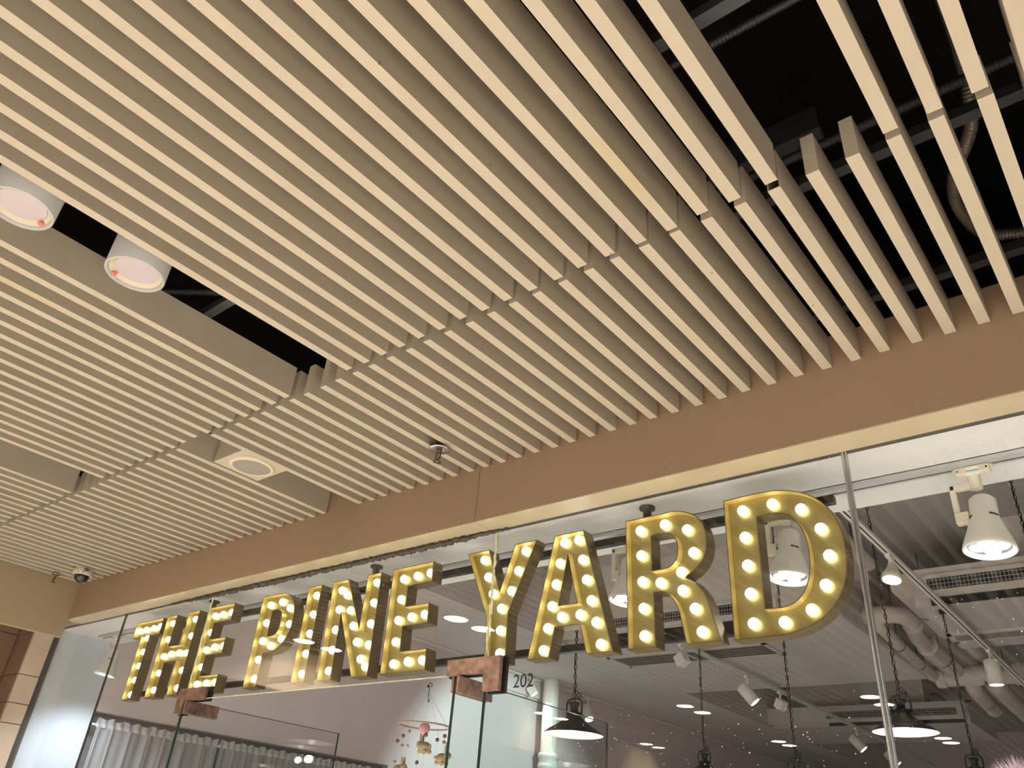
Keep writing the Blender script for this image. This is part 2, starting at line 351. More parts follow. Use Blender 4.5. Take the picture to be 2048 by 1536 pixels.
struct('trim_6', MB().box(-7.03, -6.96, 8.0, 19, Z(1.93), Z(2.17)), M_WALL, 'white band under the ceiling on the shop side wall')

# ------------------------------------------------------------------ the glass front
GY0, GY1 = YG - 0.006, YG + 0.006
def pane(n, x0, x1, z0, z1, label):
    o = struct('window_%d' % n, MB().box(x0, x1, GY0, GY1, z0, z1), M_GLASS, label)
    return o
ZT = Z(HB) + 0.012
J1, J2, J3, J4 = -5.892, -4.735, -2.338, -0.737
w1 = pane(1, -7.0, J1 - 0.002, 0.01, ZT, 'narrow far left pane of the shop window')
w2 = pane(2, J1 + 0.002, J2 - 0.002, 0.01, ZT, 'pane left of the open glass doors')
w3 = pane(3, J2 + 0.002, J3 - 0.002, Z(0.686), ZT, 'glass transom over the open doors')
w4 = pane(4, J3 + 0.002, J4 - 0.004, 0.01, ZT, 'pane right of the doors, numbered 202')
w5 = pane(5, J4 + 0.004, 2.6, 0.01, ZT, 'right hand pane of the shop window')
def bead(x, z0, z1, m, par, r=0.004, wob=0.0):
    n = 40; pth = [(x + random.uniform(-wob, wob), GY0 - 0.001, z0 + (z1 - z0) * i / n) for i in range(n + 1)]
    MB().tube(pth, [r * random.uniform(0.7, 1.3) if wob else r for _ in pth], 6).build('sealant_joint', m, par)
MB().box(J1 - 0.003, J1 + 0.003, GY0 - 0.001, GY1 + 0.001, 0.01, Z(HB)).build('sealant_joint', M_GASKET, w1)
bead(J2, Z(0.75), Z(HB), M_SEAL_LITEDGE, w2, 0.005, 0.003)
MB().box(J2 - 0.012, J2 - 0.004, GY0 - 0.0005, GY1 + 0.001, 0.01, Z(0.61)).build('glass_edge', M_EDGE, w2)
bead(J3, Z(0.75), Z(HB), M_SEAL_LITEDGE, w4, 0.006, 0.004)
MB().box(J3 + 0.002, J3 + 0.006, GY0 - 0.0005, GY1 + 0.001, 0.01, Z(0.61)).build('glass_edge', M_EDGE, w4)
MB().box(J2, J3, GY0 - 0.0005, GY1 + 0.0005, Z(0.684), Z(0.6865)).build('glass_edge', M_SEAL_LITEDGE, w3)  # pale colour on the transom edge stands in for the letters' glow
struct('trim_7', MB().tube([(J4, YG - 0.006, 0), (J4, YG - 0.006, Z(HB))], 0.006, 10).tube([(J4 + 0.011, YG - 0.004, 0), (J4 + 0.011, YG - 0.004, Z(HB))], 0.005, 8), M_CHROME, 'polished steel joint strip between the right panes')
struct('trim_8', MB().box(-7.0, 5, 2.603, 2.634, Z(HB) - 0.003, Z(HB) + 0.02), M_GASKET, 'dark gasket along the top of the glass')
struct('trim_9', MB().box(-7.015, -6.992, 2.598, 2.64, 0, Z(HB)), M_GASKET, 'dark channel at the left end of the glass')
mb = MB()                                    # ragged dirty sealant smeared along the top of the glass
n = 260
pth = [(-5.25 + 2.98 * i / n, 2.600, Z(HB) - 0.011) for i in range(n + 1)]
def env(i): return min(1, i / 45, (n - i) / 25 + 0.05)
pth = [(x, y + random.uniform(-.003, .002), z + random.uniform(-.005, .003)) for x, y, z in pth]
mb.tube(pth, [0.004 + 0.013 * env(i) * random.uniform(0.55, 1.3) for i in range(n + 1)], 7)
struct('trim_10', mb, M_CAULK, 'ragged black sealant along the top of the glass')

def door(n, x, label, hinge_side):
    o = struct('door_%d' % n, MB().box(x - 0.006, x + 0.006, 2.572, 3.762, 0.012, Z(0.669)), M_GLASS2, label)
    MB().box(x - 0.0063, x + 0.0063, 2.569, 2.572, 0.012, Z(0.61)).build('glass_edge', M_EDGE, o)
    MB().box(x - 0.0063, x + 0.0063, 2.572, 3.762, Z(0.667), Z(0.6695)).build('glass_edge', M_EDGE, o)
    MB().box(x - 0.0063, x + 0.0063, 3.760, 3.763, 0.012, Z(0.669)).build('glass_edge', M_EDGE, o)
    MB().bbox(x - 0.022, x - 0.008, 2.570, 2.80, Z(0.603), Z(0.674), 0.003).bbox(x + 0.008, x + 0.022, 2.570, 2.80, Z(0.603), Z(0.674), 0.003)\
        .build('hinge_plate', M_COPPERD if n == 1 else M_COPPER, o)
    MB().lathe([(0.011, Z(0.665)), (0.011, Z(0.70))], 12, tf((x, 2.625, 0))).build('pivot', M_IRON, o)
    for z0 in (0.95,):
        MB().tube([(x + 0.05, 3.62, z0 - 0.3), (x + 0.05, 3.62, z0 + 0.4)], 0.014, 10).tube([(x, 3.62, z0 - 0.25), (x + 0.05, 3.62, z0 - 0.25)], 0.008, 8)\
            .tube([(x, 3.62, z0 + 0.35), (x + 0.05, 3.62, z0 + 0.35)], 0.008, 8).build('pull_handle', M_CHROME, o)
    return o
door(1, -4.668, 'left glass door folded open into the shop', 1)
door(2, -2.470, 'right glass door folded open into the shop', -1)
def patch(par, pts, y0, y1, m=M_COPPER):
    """L-shaped cover plate, outline in x,z"""
    mb = MB(); n = len(pts)
    vs = [(x, y0, Z(z)) for x, z in pts] + [(x, y1, Z(z)) for x, z in pts]
    mb.add(vs, [tuple(range(n)), tuple(range(2 * n - 1, n - 1, -1))] + [(i, i + n, (i + 1) % n + n, (i + 1) % n) for i in range(n)])
    return mb.build('patch_fitting', m, par)
patch(w3, [(-2.548, 0.681), (-2.333, 0.681), (-2.325, 0.606), (-2.240, 0.606), (-2.240, 0.747), (-2.548, 0.747)], 2.590, 2.609)
patch(w3, [(-2.560, 0.676), (-2.333, 0.676), (-2.325, 0.600), (-2.232, 0.600), (-2.232, 0.752), (-2.560, 0.752)], 2.623, 2.640, M_IRON)
patch(w3, [(-4.792, 0.606), (-4.700, 0.606), (-4.700, 0.676), (-4.500, 0.676), (-4.500, 0.747), (-4.792, 0.747)], 2.590, 2.609, M_COPPERD)
patch(w3, [(-4.792, 0.600), (-4.700, 0.600), (-4.700, 0.672), (-4.488, 0.672), (-4.488, 0.752), (-4.792, 0.752)], 2.623, 2.640, M_IRON)

# figures 202 cut in vinyl on the pane
fc = bpy.data.curves.new('figures', 'FONT'); fc.body = '202'; fc.size = 0.075; fc.extrude = 0.0004
fo = bpy.data.objects.new('unit_number', fc); COL.objects.link(fo)
dg = bpy.context.evaluated_depsgraph_get(); fm = bpy.data.meshes.new_from_object(fo.evaluated_get(dg))
bpy.data.objects.remove(fo)
xs = [v.co.x for v in fm.vertices]; ys = [v.co.y for v in fm.vertices]
for v in fm.vertices:
    fx = (v.co.x - min(xs)) / (max(xs) - min(xs)); fz = (v.co.y - min(ys)) / (max(ys) - min(ys))
    v.co = (-2.174 + 0.104 * fx, GY0 - 0.0012 + v.co.z, Z(0.613) + 0.053 * fz)
fm.materials.clear(); fm.materials.append(M_INK); fm.name = 'unit_number'
o = bpy.data.objects.new('unit_number', fm); COL.objects.link(o); o.parent = w4

# ------------------------------------------------------------------ marquee letters
LETTER_BAR = thing('sign_frame', (-3.2, 2.71, Z(0.75)), 'black steel bars that carry the lit brass letters', 'sign frame')
MB().box(-5.55, -0.82, 2.702, 2.732, Z(1.192), Z(1.221)).build('upper_bar', M_IRON, LETTER_BAR)
MB().box(-5.55, -0.95, 2.702, 2.732, Z(0.762), Z(0.791)).build('lower_bar', M_IRON, LETTER_BAR)
for x in (-1.594, -4.90, -3.30):
    MB().lathe([(0.018, Z(1.2)), (0.018, Z(1.318)), (0.034, Z(1.322)), (0.034, Z(HB))], 16, tf((x, 2.717, 0))).build('hanger', M_IRON, LETTER_BAR)

def sup(cx, cz, rx, rz, a0, a1, n, e=2.3):
    out = []
    for i in range(n + 1):
        a = math.radians(a0 + (a1 - a0) * i / n); c, s = math.cos(a), math.sin(a)
        out.append((cx + rx * math.copysign(abs(c) ** (2 / e), c), cz + rz * math.copysign(abs(s) ** (2 / e), s)))
    return out
TOP, BOT = 1.250, 0.725
SHP = {
 'T': ([(-5.712, TOP), (-5.347, TOP), (-5.347, 1.141), (-5.472, 1.141), (-5.472, BOT), (-5.590, BOT), (-5.590, 1.141), (-5.712, 1.141)], []),
 'H': ([(-5.298, TOP), (-5.170, TOP), (-5.170, 1.043), (-5.025, 1.043), (-5.025, TOP), (-4.893, TOP), (-4.893, BOT), (-5.018, BOT), (-5.018, 0.937), (-5.160, 0.937), (-5.160, BOT), (-5.290, BOT)], []),
 'E1': ([(-4.787, TOP), (-4.494, TOP), (-4.494, 1.144), (-4.678, 1.144), (-4.678, 1.043), (-4.500, 1.043), (-4.500, 0.945), (-4.676, 0.945), (-4.676, 0.824), (-4.478, 0.824), (-4.478, BOT), (-4.780, BOT)], []),
 'P': ([(-4.194, TOP), (-4.03, TOP)] + sup(-4.03, 1.080, 0.185, 0.170, 90, -90, 18)[1:] + [(-4.062, 0.910), (-4.062, BOT), (-4.186, BOT)],
       [[(-4.068, 1.152), (-4.02, 1.152)] + sup(-4.02, 1.078, 0.062, 0.074, 90, -90, 10)[1:] + [(-4.062, 1.004)]]),
 'I': ([(-3.757, TOP), (-3.638, TOP), (-3.628, BOT), (-3.742, BOT)], []),
 'N': ([(-3.538, TOP), (-3.410, TOP), (-3.250, 0.965), (-3.252, TOP), (-3.145, TOP), (-3.126, BOT), (-3.247, BOT), (-3.424, 1.070), (-3.408, BOT), (-3.522, BOT)], []),
 'E2': ([(-3.055, TOP), (-2.764, TOP), (-2.758, 1.148), (-2.926, 1.145), (-2.924, 1.043), (-2.759, 1.043), (-2.752, 0.945), (-2.922, 0.945), (-2.915, 0.825), (-2.736, 0.825), (-2.728, 0.727), (-3.035, BOT)], []),
 'Y': ([(-2.533, TOP), (-2.398, TOP), (-2.311, 1.040), (-2.239, TOP), (-2.113, TOP), (-2.252, 0.936), (-2.246, BOT), (-2.368, BOT), (-2.378, 0.931)], []),
 'A': ([(-2.013, TOP), (-1.859, TOP), (-1.703, BOT), (-1.828, BOT), (-1.864, 0.846), (-1.990, 0.846), (-2.014, BOT), (-2.128, BOT)],
       [[(-1.938, 1.154), (-1.882, 0.937), (-1.976, 0.937)]]),
 'R': ([(-1.648, TOP), (-1.47, TOP)] + sup(-1.47, 1.108, 0.185, 0.146, 90, -62, 16)[1:] + [(-1.378, 0.972), (-1.340, 0.950), (-1.305, 0.905), (-1.291, 0.868), (-1.250, BOT), (-1.388, BOT), (-1.412, 0.841), (-1.430, 0.885), (-1.456, 0.917), (-1.482, 0.930), (-1.519, 0.932), (-1.514, BOT), (-1.636, BOT)],
       [[(-1.526, 1.163), (-1.475, 1.163)] + sup(-1.475, 1.092, 0.064, 0.071, 90, -90, 10)[1:] + [(-1.524, 1.021)]]),
 'D': ([(-1.208, TOP), (-1.08, TOP + 0.003)] + sup(-1.07, 0.9875, 0.290, 0.2655, 88, -90, 26, 2.35)[1:] + [(-1.202, 0.722)],
       [[(-1.080, 1.158), (-1.03, 1.160)] + sup(-1.03, 0.989, 0.123, 0.171, 88, -88, 18, 2.3)[1:] + [(-1.079, 0.820)]]),
}
BULBS = {
'D': [(-1.136, 1.197), (-1.02, 1.201), (-0.917, 1.16), (-0.857, 1.075), (-0.84, 0.975), (-0.865, 0.876), (-0.922, 0.799), (-1.019, 0.768), (-1.13, 0.775), (-1.132, 0.881), (-1.134, 0.985), (-1.135, 1.092)],
'R': [(-1.581, 1.198), (-1.468, 1.204), (-1.37, 1.165), (-1.347, 1.068), (-1.402, 0.999), (-1.493, 0.969), (-1.399, 0.927), (-1.351, 0.853), (-1.327, 0.766), (-1.567, 0.774), (-1.57, 0.879), (-1.574, 0.985), (-1.578, 1.093)],
'A': [(-1.965, 1.214), (-1.889, 1.213), (-1.985, 1.123), (-1.865, 1.121), (-2.0, 1.032), (-1.842, 1.031), (-2.017, 0.94), (-1.816, 0.94), (-1.963, 0.889), (-1.869, 0.888), (-1.789, 0.849), (-2.033, 0.849), (-1.766, 0.76), (-2.05, 0.76)],
'Y': [(-2.43, 1.207), (-2.395, 1.12), (-2.358, 1.037), (-2.182, 1.211), (-2.216, 1.124), (-2.248, 1.036), (-2.3, 0.963), (-2.295, 0.866), (-2.288, 0.767)],
'P': [(-4.114, 1.193), (-4.0, 1.198), (-3.909, 1.152), (-4.113, 1.088), (-3.883, 1.058), (-4.11, 0.984), (-3.931, 0.981), (-4.02, 0.95), (-4.108, 0.879), (-4.105, 0.775)],
'I': [(-3.681, 1.195), (-3.678, 1.09), (-3.674, 0.984), (-3.671, 0.877), (-3.669, 0.772)],
'N': [(-3.463, 1.197), (-3.41, 1.165), (-3.456, 1.091), (-3.358, 1.076), (-3.454, 0.983), (-3.314, 0.99), (-3.261, 0.903), (-3.165, 0.88), (-3.449, 0.878), (-3.209, 0.814), (-3.446, 0.773), (-3.162, 0.774), (-3.176, 0.987), (-3.178, 1.095), (-3.182, 1.202)],
'E2': [(-2.975, 1.192), (-2.877, 1.194), (-2.786, 1.196), (-2.973, 1.087), (-2.971, 0.982), (-2.879, 0.989), (-2.788, 0.991), (-2.967, 0.877), (-2.959, 0.772), (-2.86, 0.776), (-2.763, 0.775)],
'T': [(-5.655, 1.192), (-5.563, 1.191), (-5.464, 1.192), (-5.378, 1.196), (-5.511, 1.128), (-5.508, 1.036), (-5.508, 0.943), (-5.505, 0.852), (-5.496, 0.759)],
'H': [(-5.216, 1.199), (-5.216, 1.093), (-5.207, 0.983), (-5.21, 0.878), (-5.206, 0.772), (-5.121, 0.992), (-5.023, 0.991), (-4.935, 1.197), (-4.929, 1.09), (-4.929, 0.983), (-4.925, 0.876), (-4.922, 0.769)],
'E1': [(-4.705, 1.194), (-4.614, 1.193), (-4.52, 1.195), (-4.704, 1.09), (-4.703, 0.983), (-4.614, 0.993), (-4.517, 0.991), (-4.704, 0.88), (-4.701, 0.779), (-4.599, 0.779), (-4.506, 0.779)],
}
LLAB = {'T': 'lit brass marquee letter T, first letter of THE', 'H': 'lit brass marquee letter H in THE', 'E1': 'lit brass marquee letter E ending the word THE',
        'P': 'lit brass marquee letter P starting PINE', 'I': 'lit brass marquee letter I in PINE', 'N': 'lit brass marquee letter N in PINE',
        'E2': 'lit brass marquee letter E ending the word PINE', 'Y': 'lit brass marquee letter Y starting YARD', 'A': 'lit brass marquee letter A in YARD',
        'R': 'lit brass marquee letter R in YARD', 'D': 'large lit brass marquee letter D ending YARD'}
def area2(P): return sum(P[i][0] * P[(i + 1) % len(P)][1] - P[(i + 1) % len(P)][0] * P[i][1] for i in range(len(P)))
def inset(P, d):
    """offset a loop to its left by d"""
    out = []; n = len(P)
    for i in range(n):
        a, b, c = Vector(P[i - 1]), Vector(P[i]), Vector(P[(i + 1) % n])
        e1 = (b - a).normalized(); e2 = (c - b).normalized()
        n1 = Vector((-e1.y, e1.x)); n2 = Vector((-e2.y, e2.x)); m = (n1 + n2)
        k = max(0.35, 1 + n1.dot(n2)); out.append((b.x + m.x * d / k, b.y + m.y * d / k))
    return out
LF, LB, LP, LT = 2.630, 2.697, 2.664, 0.004      # letter front, back, bulb plate, wall thickness
bulb_mesh = None
for key, (outer, holes) in SHP.items():
    cx = sum(p[0] for p in outer) / len(outer)
    L = thing('marquee_letter', (cx, LB, Z(BOT)), LLAB[key], 'sign letter', 'marquee letters of the shop sign')
    loops = [outer if area2(outer) > 0 else outer[::-1]] + [h if area2(h) < 0 else h[::-1] for h in holes]
    wall = MB(); lining = MB()
    for lp in loops:                             # a band of sheet metal, standing on edge
        inn = inset(lp, LT); n = len(lp); curved = n > 14
        ring = lambda pts, y: [(p[0], y, Z(p[1])) for p in pts]
        vs = ring(lp, LF) + ring(lp, LB) + ring(inn, LB) + ring(inn, LF)
        for i in range(n):
            j = (i + 1) % n
            wall.add([vs[i], vs[j], vs[n + j], vs[n + i]], [(0, 1, 2, 3)])
            lining.add([vs[2 * n + i], vs[2 * n + j], vs[3 * n + j], vs[3 * n + i]], [(0, 1, 2, 3)])
            wall.add([vs[i], vs[3 * n + i], vs[3 * n + j], vs[j]], [(0, 1, 2, 3)])
            wall.add([vs[n + i], vs[n + j], vs[2 * n + j], vs[2 * n + i]], [(0, 1, 2, 3)])
    wall.build('return', M_BRASSOUT, L); lining.build('lining', M_LINING, L)
    bm = bmesh.new(); edges = []                 # the plate the bulbs sit in
    for lp in loops:
        pts = inset(lp, LT * 0.5); vv = [bm.verts.new((p[0], LP, Z(p[1]))) for p in pts]
        edges += [bm.edges.new((vv[i], vv[(i + 1) % len(vv)])) for i in range(len(vv))]
    bmesh.ops.triangle_fill(bm, edges=edges, use_beauty=True, use_dissolve=False)
    bm.verts.index_update()
    f = MB(); f.add([v.co[:] for v in bm.verts], [[v.index for v in fc_.verts] for fc_ in bm.faces]); bm.free()
    f.build('face_plate', M_BRASS, L)
    kk = 2.655 / 2.64
    for x, z in BULBS[key]:
        if bulb_mesh is None:
            b = MB(); b.ball((0, 0, 0), 0.0205, 0.017, 0.0205, 14, 10); bulb_mesh = b.mesh('bulb', M_BULB)
        o = bpy.data.objects.new('bulb', bulb_mesh); COL.objects.link(o); o.parent = L
        o.location = (x * kk - cx, 2.653 - LB, z * kk - BOT)

# ------------------------------------------------------------------ fittings in the mall ceiling
def downlight(x, y, lit, label, group):
    z0 = Z(1.612); t = thing('downlight', (x, y, z0), label, 'downlight', group)
    T = tf((x, y, z0)); r = 0.098
    MB().lathe([(r - 0.012, 0.012), (r - 0.008, 0.0), (r, 0.002), (r, 0.30), (r - 0.01, 0.302)], 40, T, cap0=False).build('housing', M_HOUSING, t)
    rr_ = MB().lathe([(r - 0.012, 0.010), (r - (0.016 if lit else 0.026), 0.022)], 40, T, cap0=False, cap1=False).build('reflector_ring', M_HRING, t)
    MB().lathe([(r - (0.003 if lit else 0.026), 0.0012 if lit else 0.020), (0.001, 0.0005 if lit else 0.0165)], 40, T, cap0=False).build('diffuser', M_ONLED if lit else M_OFFLED, t)
    MB().tube([(x, y, z0 + 0.30), (x, y, Z(2.46))], 0.006, 6).build('hanger_rod', M_RAIL, t)
    if lit: lamp('SPOT', 'downlight_beam', (x, y, z0 - 0.02), MALL_SPOT * (1.55 if y > 0 else 0.32), (1.0, 0.92, 0.82), angle=2.4, blend=0.8, radius=0.06, parent=t)
    t['ring'] = rr_.name; return t
d1 = downlight(-2.417, 0.341, False, 'round white downlight cut by the left edge, red dot low on its rim', 'switched-off downlights in the ceiling slot')
d2 = downlight(-2.417, 0.723, False, 'round white downlight in the dark slot, red dot at its left rim', 'switched-off downlights in the ceiling slot')
for d, (dx, dy) in ((d1, (-0.028, 0.076)), (d2, (-0.072, -0.045))):
    o = ORG[d.name]; MB().lathe([(0.0105, 0.0), (0.0105, 0.003)], 14, tf((o[0] + dx * 0.96, o[1] + dy * 0.96, o[2] + 0.009))).build('red_dot', M_RED, bpy.data.objects[d['ring']])
for x, y, w in ((-6.33, 0.73, 'across the letter I of PINE'), (-6.33, 0.40, 'across the letter N of PINE'),
                (-4.39, 0.73, 'right of the letter E of PINE'), (-4.39, 0.40, 'touching the left edge of the letter Y'),
                (-6.38, -3.02, 'on the white downpipe beside the first pendant lamp'), (-6.38, -3.42, 'on the dark shade of the first pendant lamp'),
                (-6.38, -5.52, 'low left of the second pendant lamp, upper one'), (-6.38, -5.86, 'low left of the second pendant lamp, lower one'),
                (-4.40, -3.02, 'left of the second pendant chain, below the slot diffuser'), (-4.40, -3.42, 'across the second pendant chain'),
                (-4.40, -5.52, 'near the third pendant chain, upper one'), (-4.40, -5.86, 'near the third pendant chain, lower one'),
                (-2.43, -3.02, 'left of the steel strip above the big pendant'), (-2.43, -3.42, 'on the cap of the bright pendant'),
                (-2.43, -5.52, 'under the rim of the bright pendant, upper one'), (-2.43, -5.86, 'under the rim of the bright pendant, lower one')):
    downlight(x, y, True, 'lit downlight mirrored in the glass ' + w, 'lit downlights mirrored in the glass')
for x in (-0.33, 1.62):                          # the next two columns of the same downlights, beyond the right edge of the view
    for y in (0.73, 0.40, -3.02, -3.42, -5.52, -5.86):
        lamp('SPOT', 'downlight_beam', (x, y, Z(1.59)), MALL_SPOT * (2.0 if y > 0 else 0.42), (1.0, 0.92, 0.82), angle=2.4, blend=0.8, radius=0.06)

sx0, sx1, sy0, sy1, sz = -3.512, -3.252, 1.735, 2.000, 1.604
t = thing('ceiling_speaker', (-3.382, 1.868, Z(sz)), 'round grey loudspeaker in a square white ceiling panel', 'speaker')
MB().bbox(sx0, sx1, sy0, sy1, Z(sz), Z(sz + 0.012), 0.002).box(sx0, sx1, sy0, sy0 + 0.01, Z(sz + 0.010), Z(sz + 0.125)).build('panel', M_SLAT, t)
T = tf((-3.375, 1.872, Z(sz)))
MB().lathe([(0.112, 0.0), (0.110, -0.008), (0.096, -0.012), (0.094, -0.006)], 48, T, cap0=False, cap1=False).build('bezel', M_HRING, t)
MB().lathe([(0.095, -0.006), (0.05, -0.009), (0.001, -0.010)], 48, T, cap0=False).build('grille', M_MESHGREY, t)

def sprinkler(x, y, z, label, plate, s=1.0):
    """pendent fire sprinkler, z = underside of its plate"""
    t = thing('sprinkler', (x, y, z), label, 'sprinkler', 'fire sprinklers in the ceiling')
    T = tf((x, y, z)) @ Matrix.Scale(s, 4)
    MB().lathe([(0.002, 0.012), (plate * 0.7, 0.010), (plate, 0.0), (plate * 0.99, -0.002), (plate * 0.5, 0.004), (0.014, 0.004)], 32, T, cap0=False, cap1=False).build('escutcheon', M_CHROME, t)
    MB().lathe([(0.017, 0.10), (0.017, 0.01)], 14, T).build('drop_pipe', M_RAIL, t)
    MB().lathe([(0.014, 0.01), (0.014, -0.012), (0.010, -0.016)], 12, T).build('body', M_BRONZE, t)
    arms = MB()
    for sg in (-1, 1):
        arms.tube([(sg * 0.009, 0, -0.014), (sg * 0.015, 0, -0.026), (sg * 0.013, 0, -0.045), (sg * 0.003, 0, -0.056)], 0.0035, 6, T=T)
    fa_ = arms.build('frame_arms', M_BRONZE, t)
    MB().tube([(0, 0, -0.016), (0, 0, -0.05)], 0.0024, 8, T=T).build('glass_bulb', M_BULBRED, fa_)
    df = MB().lathe([(0.005, -0.052), (0.006, -0.060), (0.016, -0.062), (0.017, -0.064), (0.002, -0.066)], 12, T)
    for k in range(8):
        a = k * math.pi / 4; df.box(0.014, 0.021, -0.003, 0.003, -0.0645, -0.0625, T=T @ Matrix.Rotation(a, 4, 'Z'))
    df.build('deflector', M_BRONZE, t)
    return t
sprinkler(-2.372, 2.197, Z(1.582), 'fire sprinkler on a round chrome plate below the slats', 0.047)
sprinkler(-6.40, 2.225, Z(1.585), 'small fire sprinkler beside the dome camera', 0.034, 0.95)

t = thing('dome_camera', (-6.125, 2.305, Z(1.6)), 'white dome security camera with a smoked bubble near the corner', 'security camera')
T = tf((-6.125, 2.305, Z(1.6)))
cb_ = MB().lathe([(0.070, 0.0), (0.072, -0.012), (0.068, -0.034), (0.060, -0.040), (0.052, -0.042)], 36, T).build('base', M_CAMBODY, t)
MB().lathe([(0.052 * math.cos(a), -0.041 - 0.052 * math.sin(a)) for a in [i * math.pi / 2 / 10 for i in range(11)]], 30, T, cap0=False, cap1=False).build('bubble', M_DOME, t)
s_ = MB()
for k in range(4):
    a = 0.7 + k * math.pi / 2; s_.ball((0.066 * math.cos(a), 0.066 * math.sin(a), -0.03), 0.005, n=8, m=6, T=T)
s_.build('screws', M_IRON, cb_)
MB().lathe([(0.018, -0.0), (0.018, 0.03)], 12, tf((-6.125 + 0.078, 2.305, Z(1.6) - 0.03)) @ Matrix.Rotation(math.pi / 2, 4, 'X')).build('cable_gland', M_CAMBODY, t)

# conduits hanging in the black void
def ribbed(path, r, pitch=0.011):
    P = [Vector(p) for p in path]; out = []; rad = []
    Ls = [0]
    for i in range(1, len(P)): Ls.append(Ls[-1] + (P[i] - P[i - 1]).length)
    n = int(Ls[-1] / pitch) * 3; j = 0
    for i in range(n + 1):
        s = Ls[-1] * i / n
        while j < len(P) - 2 and Ls[j + 1] < s: j += 1
        f_ = (s - Ls[j]) / max(1e-9, Ls[j + 1] - Ls[j]); f_ = min(1, max(0, f_))
        out.append(P[j].lerp(P[j + 1], f_)); rad.append(r * (1.08, 1.0, 0.84)[i % 3])
    return MB().tube(out, rad, 10)
def smooth(path, n=8):
    P = [Vector(p) for p in path]; out = []
    for i in range(len(P) - 1):
        a, b, c, d = P[max(0, i - 1)], P[i], P[i + 1], P[min(len(P) - 1, i + 2)]
        for k in range(n):
            u = k / n
            out.append(0.5 * ((2 * b) + (c - a) * u + (2 * a - 5 * b + 4 * c - d) * u * u + (3 * b - a - 3 * c + d) * u ** 3))
    return out + [P[-1]]
tag(ribbed(smooth([(-0.01, 1.72, Z(2.44)), (-0.012, 1.80, Z(2.1)), (-0.035, 1.895, Z(1.93)), (-0.068, 1.97, Z(1.90)), (-0.128, 2.077, Z(1.90)), (-0.157, 2.194, Z(1.90)), (-0.152, 2.309, Z(1.90)),
                    (-0.124, 2.41, Z(1.90)), (-0.059, 2.462, Z(1.90)), (0.05, 2.47, Z(1.90)), (0.5, 2.45, Z(1.95))]), 0.0185).build('flexible_conduit', M_FLEX),
    'brown ribbed flexible conduit looping down behind the right hand slats', 'conduit')
tag(ribbed([(-1.2, 1.80, Z(1.95)), (4.5, 1.78, Z(1.95))], 0.016).build('flexible_conduit', M_RAIL), 'thin black ribbed conduit running straight above the slat joint', 'conduit')
tag(ribbed([(-1.2, 1.31, Z(2.0)), (0.9, 1.355, Z(2.0))], 0.013).build('flexible_conduit', M_RAIL), 'thin black ribbed conduit crossing the wide gap at the top', 'conduit')
tag(ribbed([(-3.2, 0.80, Z(1.95)), (-2.5, 1.30, Z(1.95))], 0.016).build('flexible_conduit', M_RAIL), 'short black ribbed conduit in the slot beside the downlight', 'conduit')
tag(MB().bbox(-1.0, -0.42, 1.80, 1.86, Z(2.03), Z(2.14), 0.006).build('junction_box', M_RAIL), 'long black junction box in the ceiling void', 'junction box')
pl = MB(); pts = [(-0.42, 1.50), (-0.34, 1.52), (-0.35, 1.58), (-0.40, 1.60), (-0.45, 1.56)]
pl.add([(x, y, Z(2.44)) for x, y in pts] + [(x, y, Z(2.45)) for x, y in pts], [(0, 1, 2, 3, 4), (9, 8, 7, 6, 5)] + [(i, i + 5, (i + 1) % 5 + 5, (i + 1) % 5) for i in range(5)])
pl.build('bare_patch', mat('bare_concrete', (0.10, 0.085, 0.06), 0.9, var=0.3), CEIL)

# ------------------------------------------------------------------ shop: track rails and lamps
def rail(a, b, z, label, width=0.05, hang=None):
    """a,b: ends in x,y; z underside height above eye"""
    ax, ay = a; bx, by = b; t = thing('lighting_track', ((ax + bx) / 2, (ay + by) / 2, Z(z)), label, 'lighting track')
    along_x = abs(bx - ax) > abs(by - ay); h = 0.018
    if along_x:
        MB().box(ax, bx, ay, ay + 0.034, Z(z), Z(z) + h).box(ax, bx, ay + 0.046, ay + 0.058, Z(z), Z(z) + h).box(ax, bx, ay, ay + 0.058, Z(z) + h - 0.003, Z(z) + h).build('channel', M_GREY, t)
        MB().box(ax, bx, ay + 0.034, ay + 0.046, Z(z) + 0.003, Z(z) + h - 0.003).build('slot', M_DARK, t)
    else:
        MB().box(ax - width / 2, ax - 0.007, ay, by, Z(z), Z(z) + 0.03).box(ax + 0.007, ax + width / 2, ay, by, Z(z), Z(z) + 0.03).box(ax - width / 2, ax + width / 2, ay, by, Z(z) + 0.027, Z(z) + 0.03).build('channel', M_WHITE, t)
        MB().box(ax - 0.007, ax + 0.007, ay, by, Z(z) + 0.003, Z(z) + 0.026).build('slot', M_DARK, t)
    if hang:
        n = 4
        for i in range(n):
            y = ay + 0.3 + (by - ay - 0.6) * i / (n - 1); MB().tube([(ax, y, Z(z) + 0.03), (ax, y, Z(hang))], 0.004, 6).build('drop_rod', M_GREY, t)
    return t
rail((-6.86, 2.873), (4.8, 2.873), 1.315, 'grey lighting track on the white soffit behind the glass')
rail((-4.08, 7.2), (-4.08, 18.5), 2.10, 'white lighting track crossing the middle of the shop ceiling', 0.05, 2.17)
rail((-1.445, 4.4), (-1.445, 18.5), 2.10, 'white lighting track behind the letter D', 0.05, 2.95)
rail((-6.935, 5.8), (-6.935, 18.5), 2.14, 'thin track along the top of the left shop wall', 0.03, 2.17)

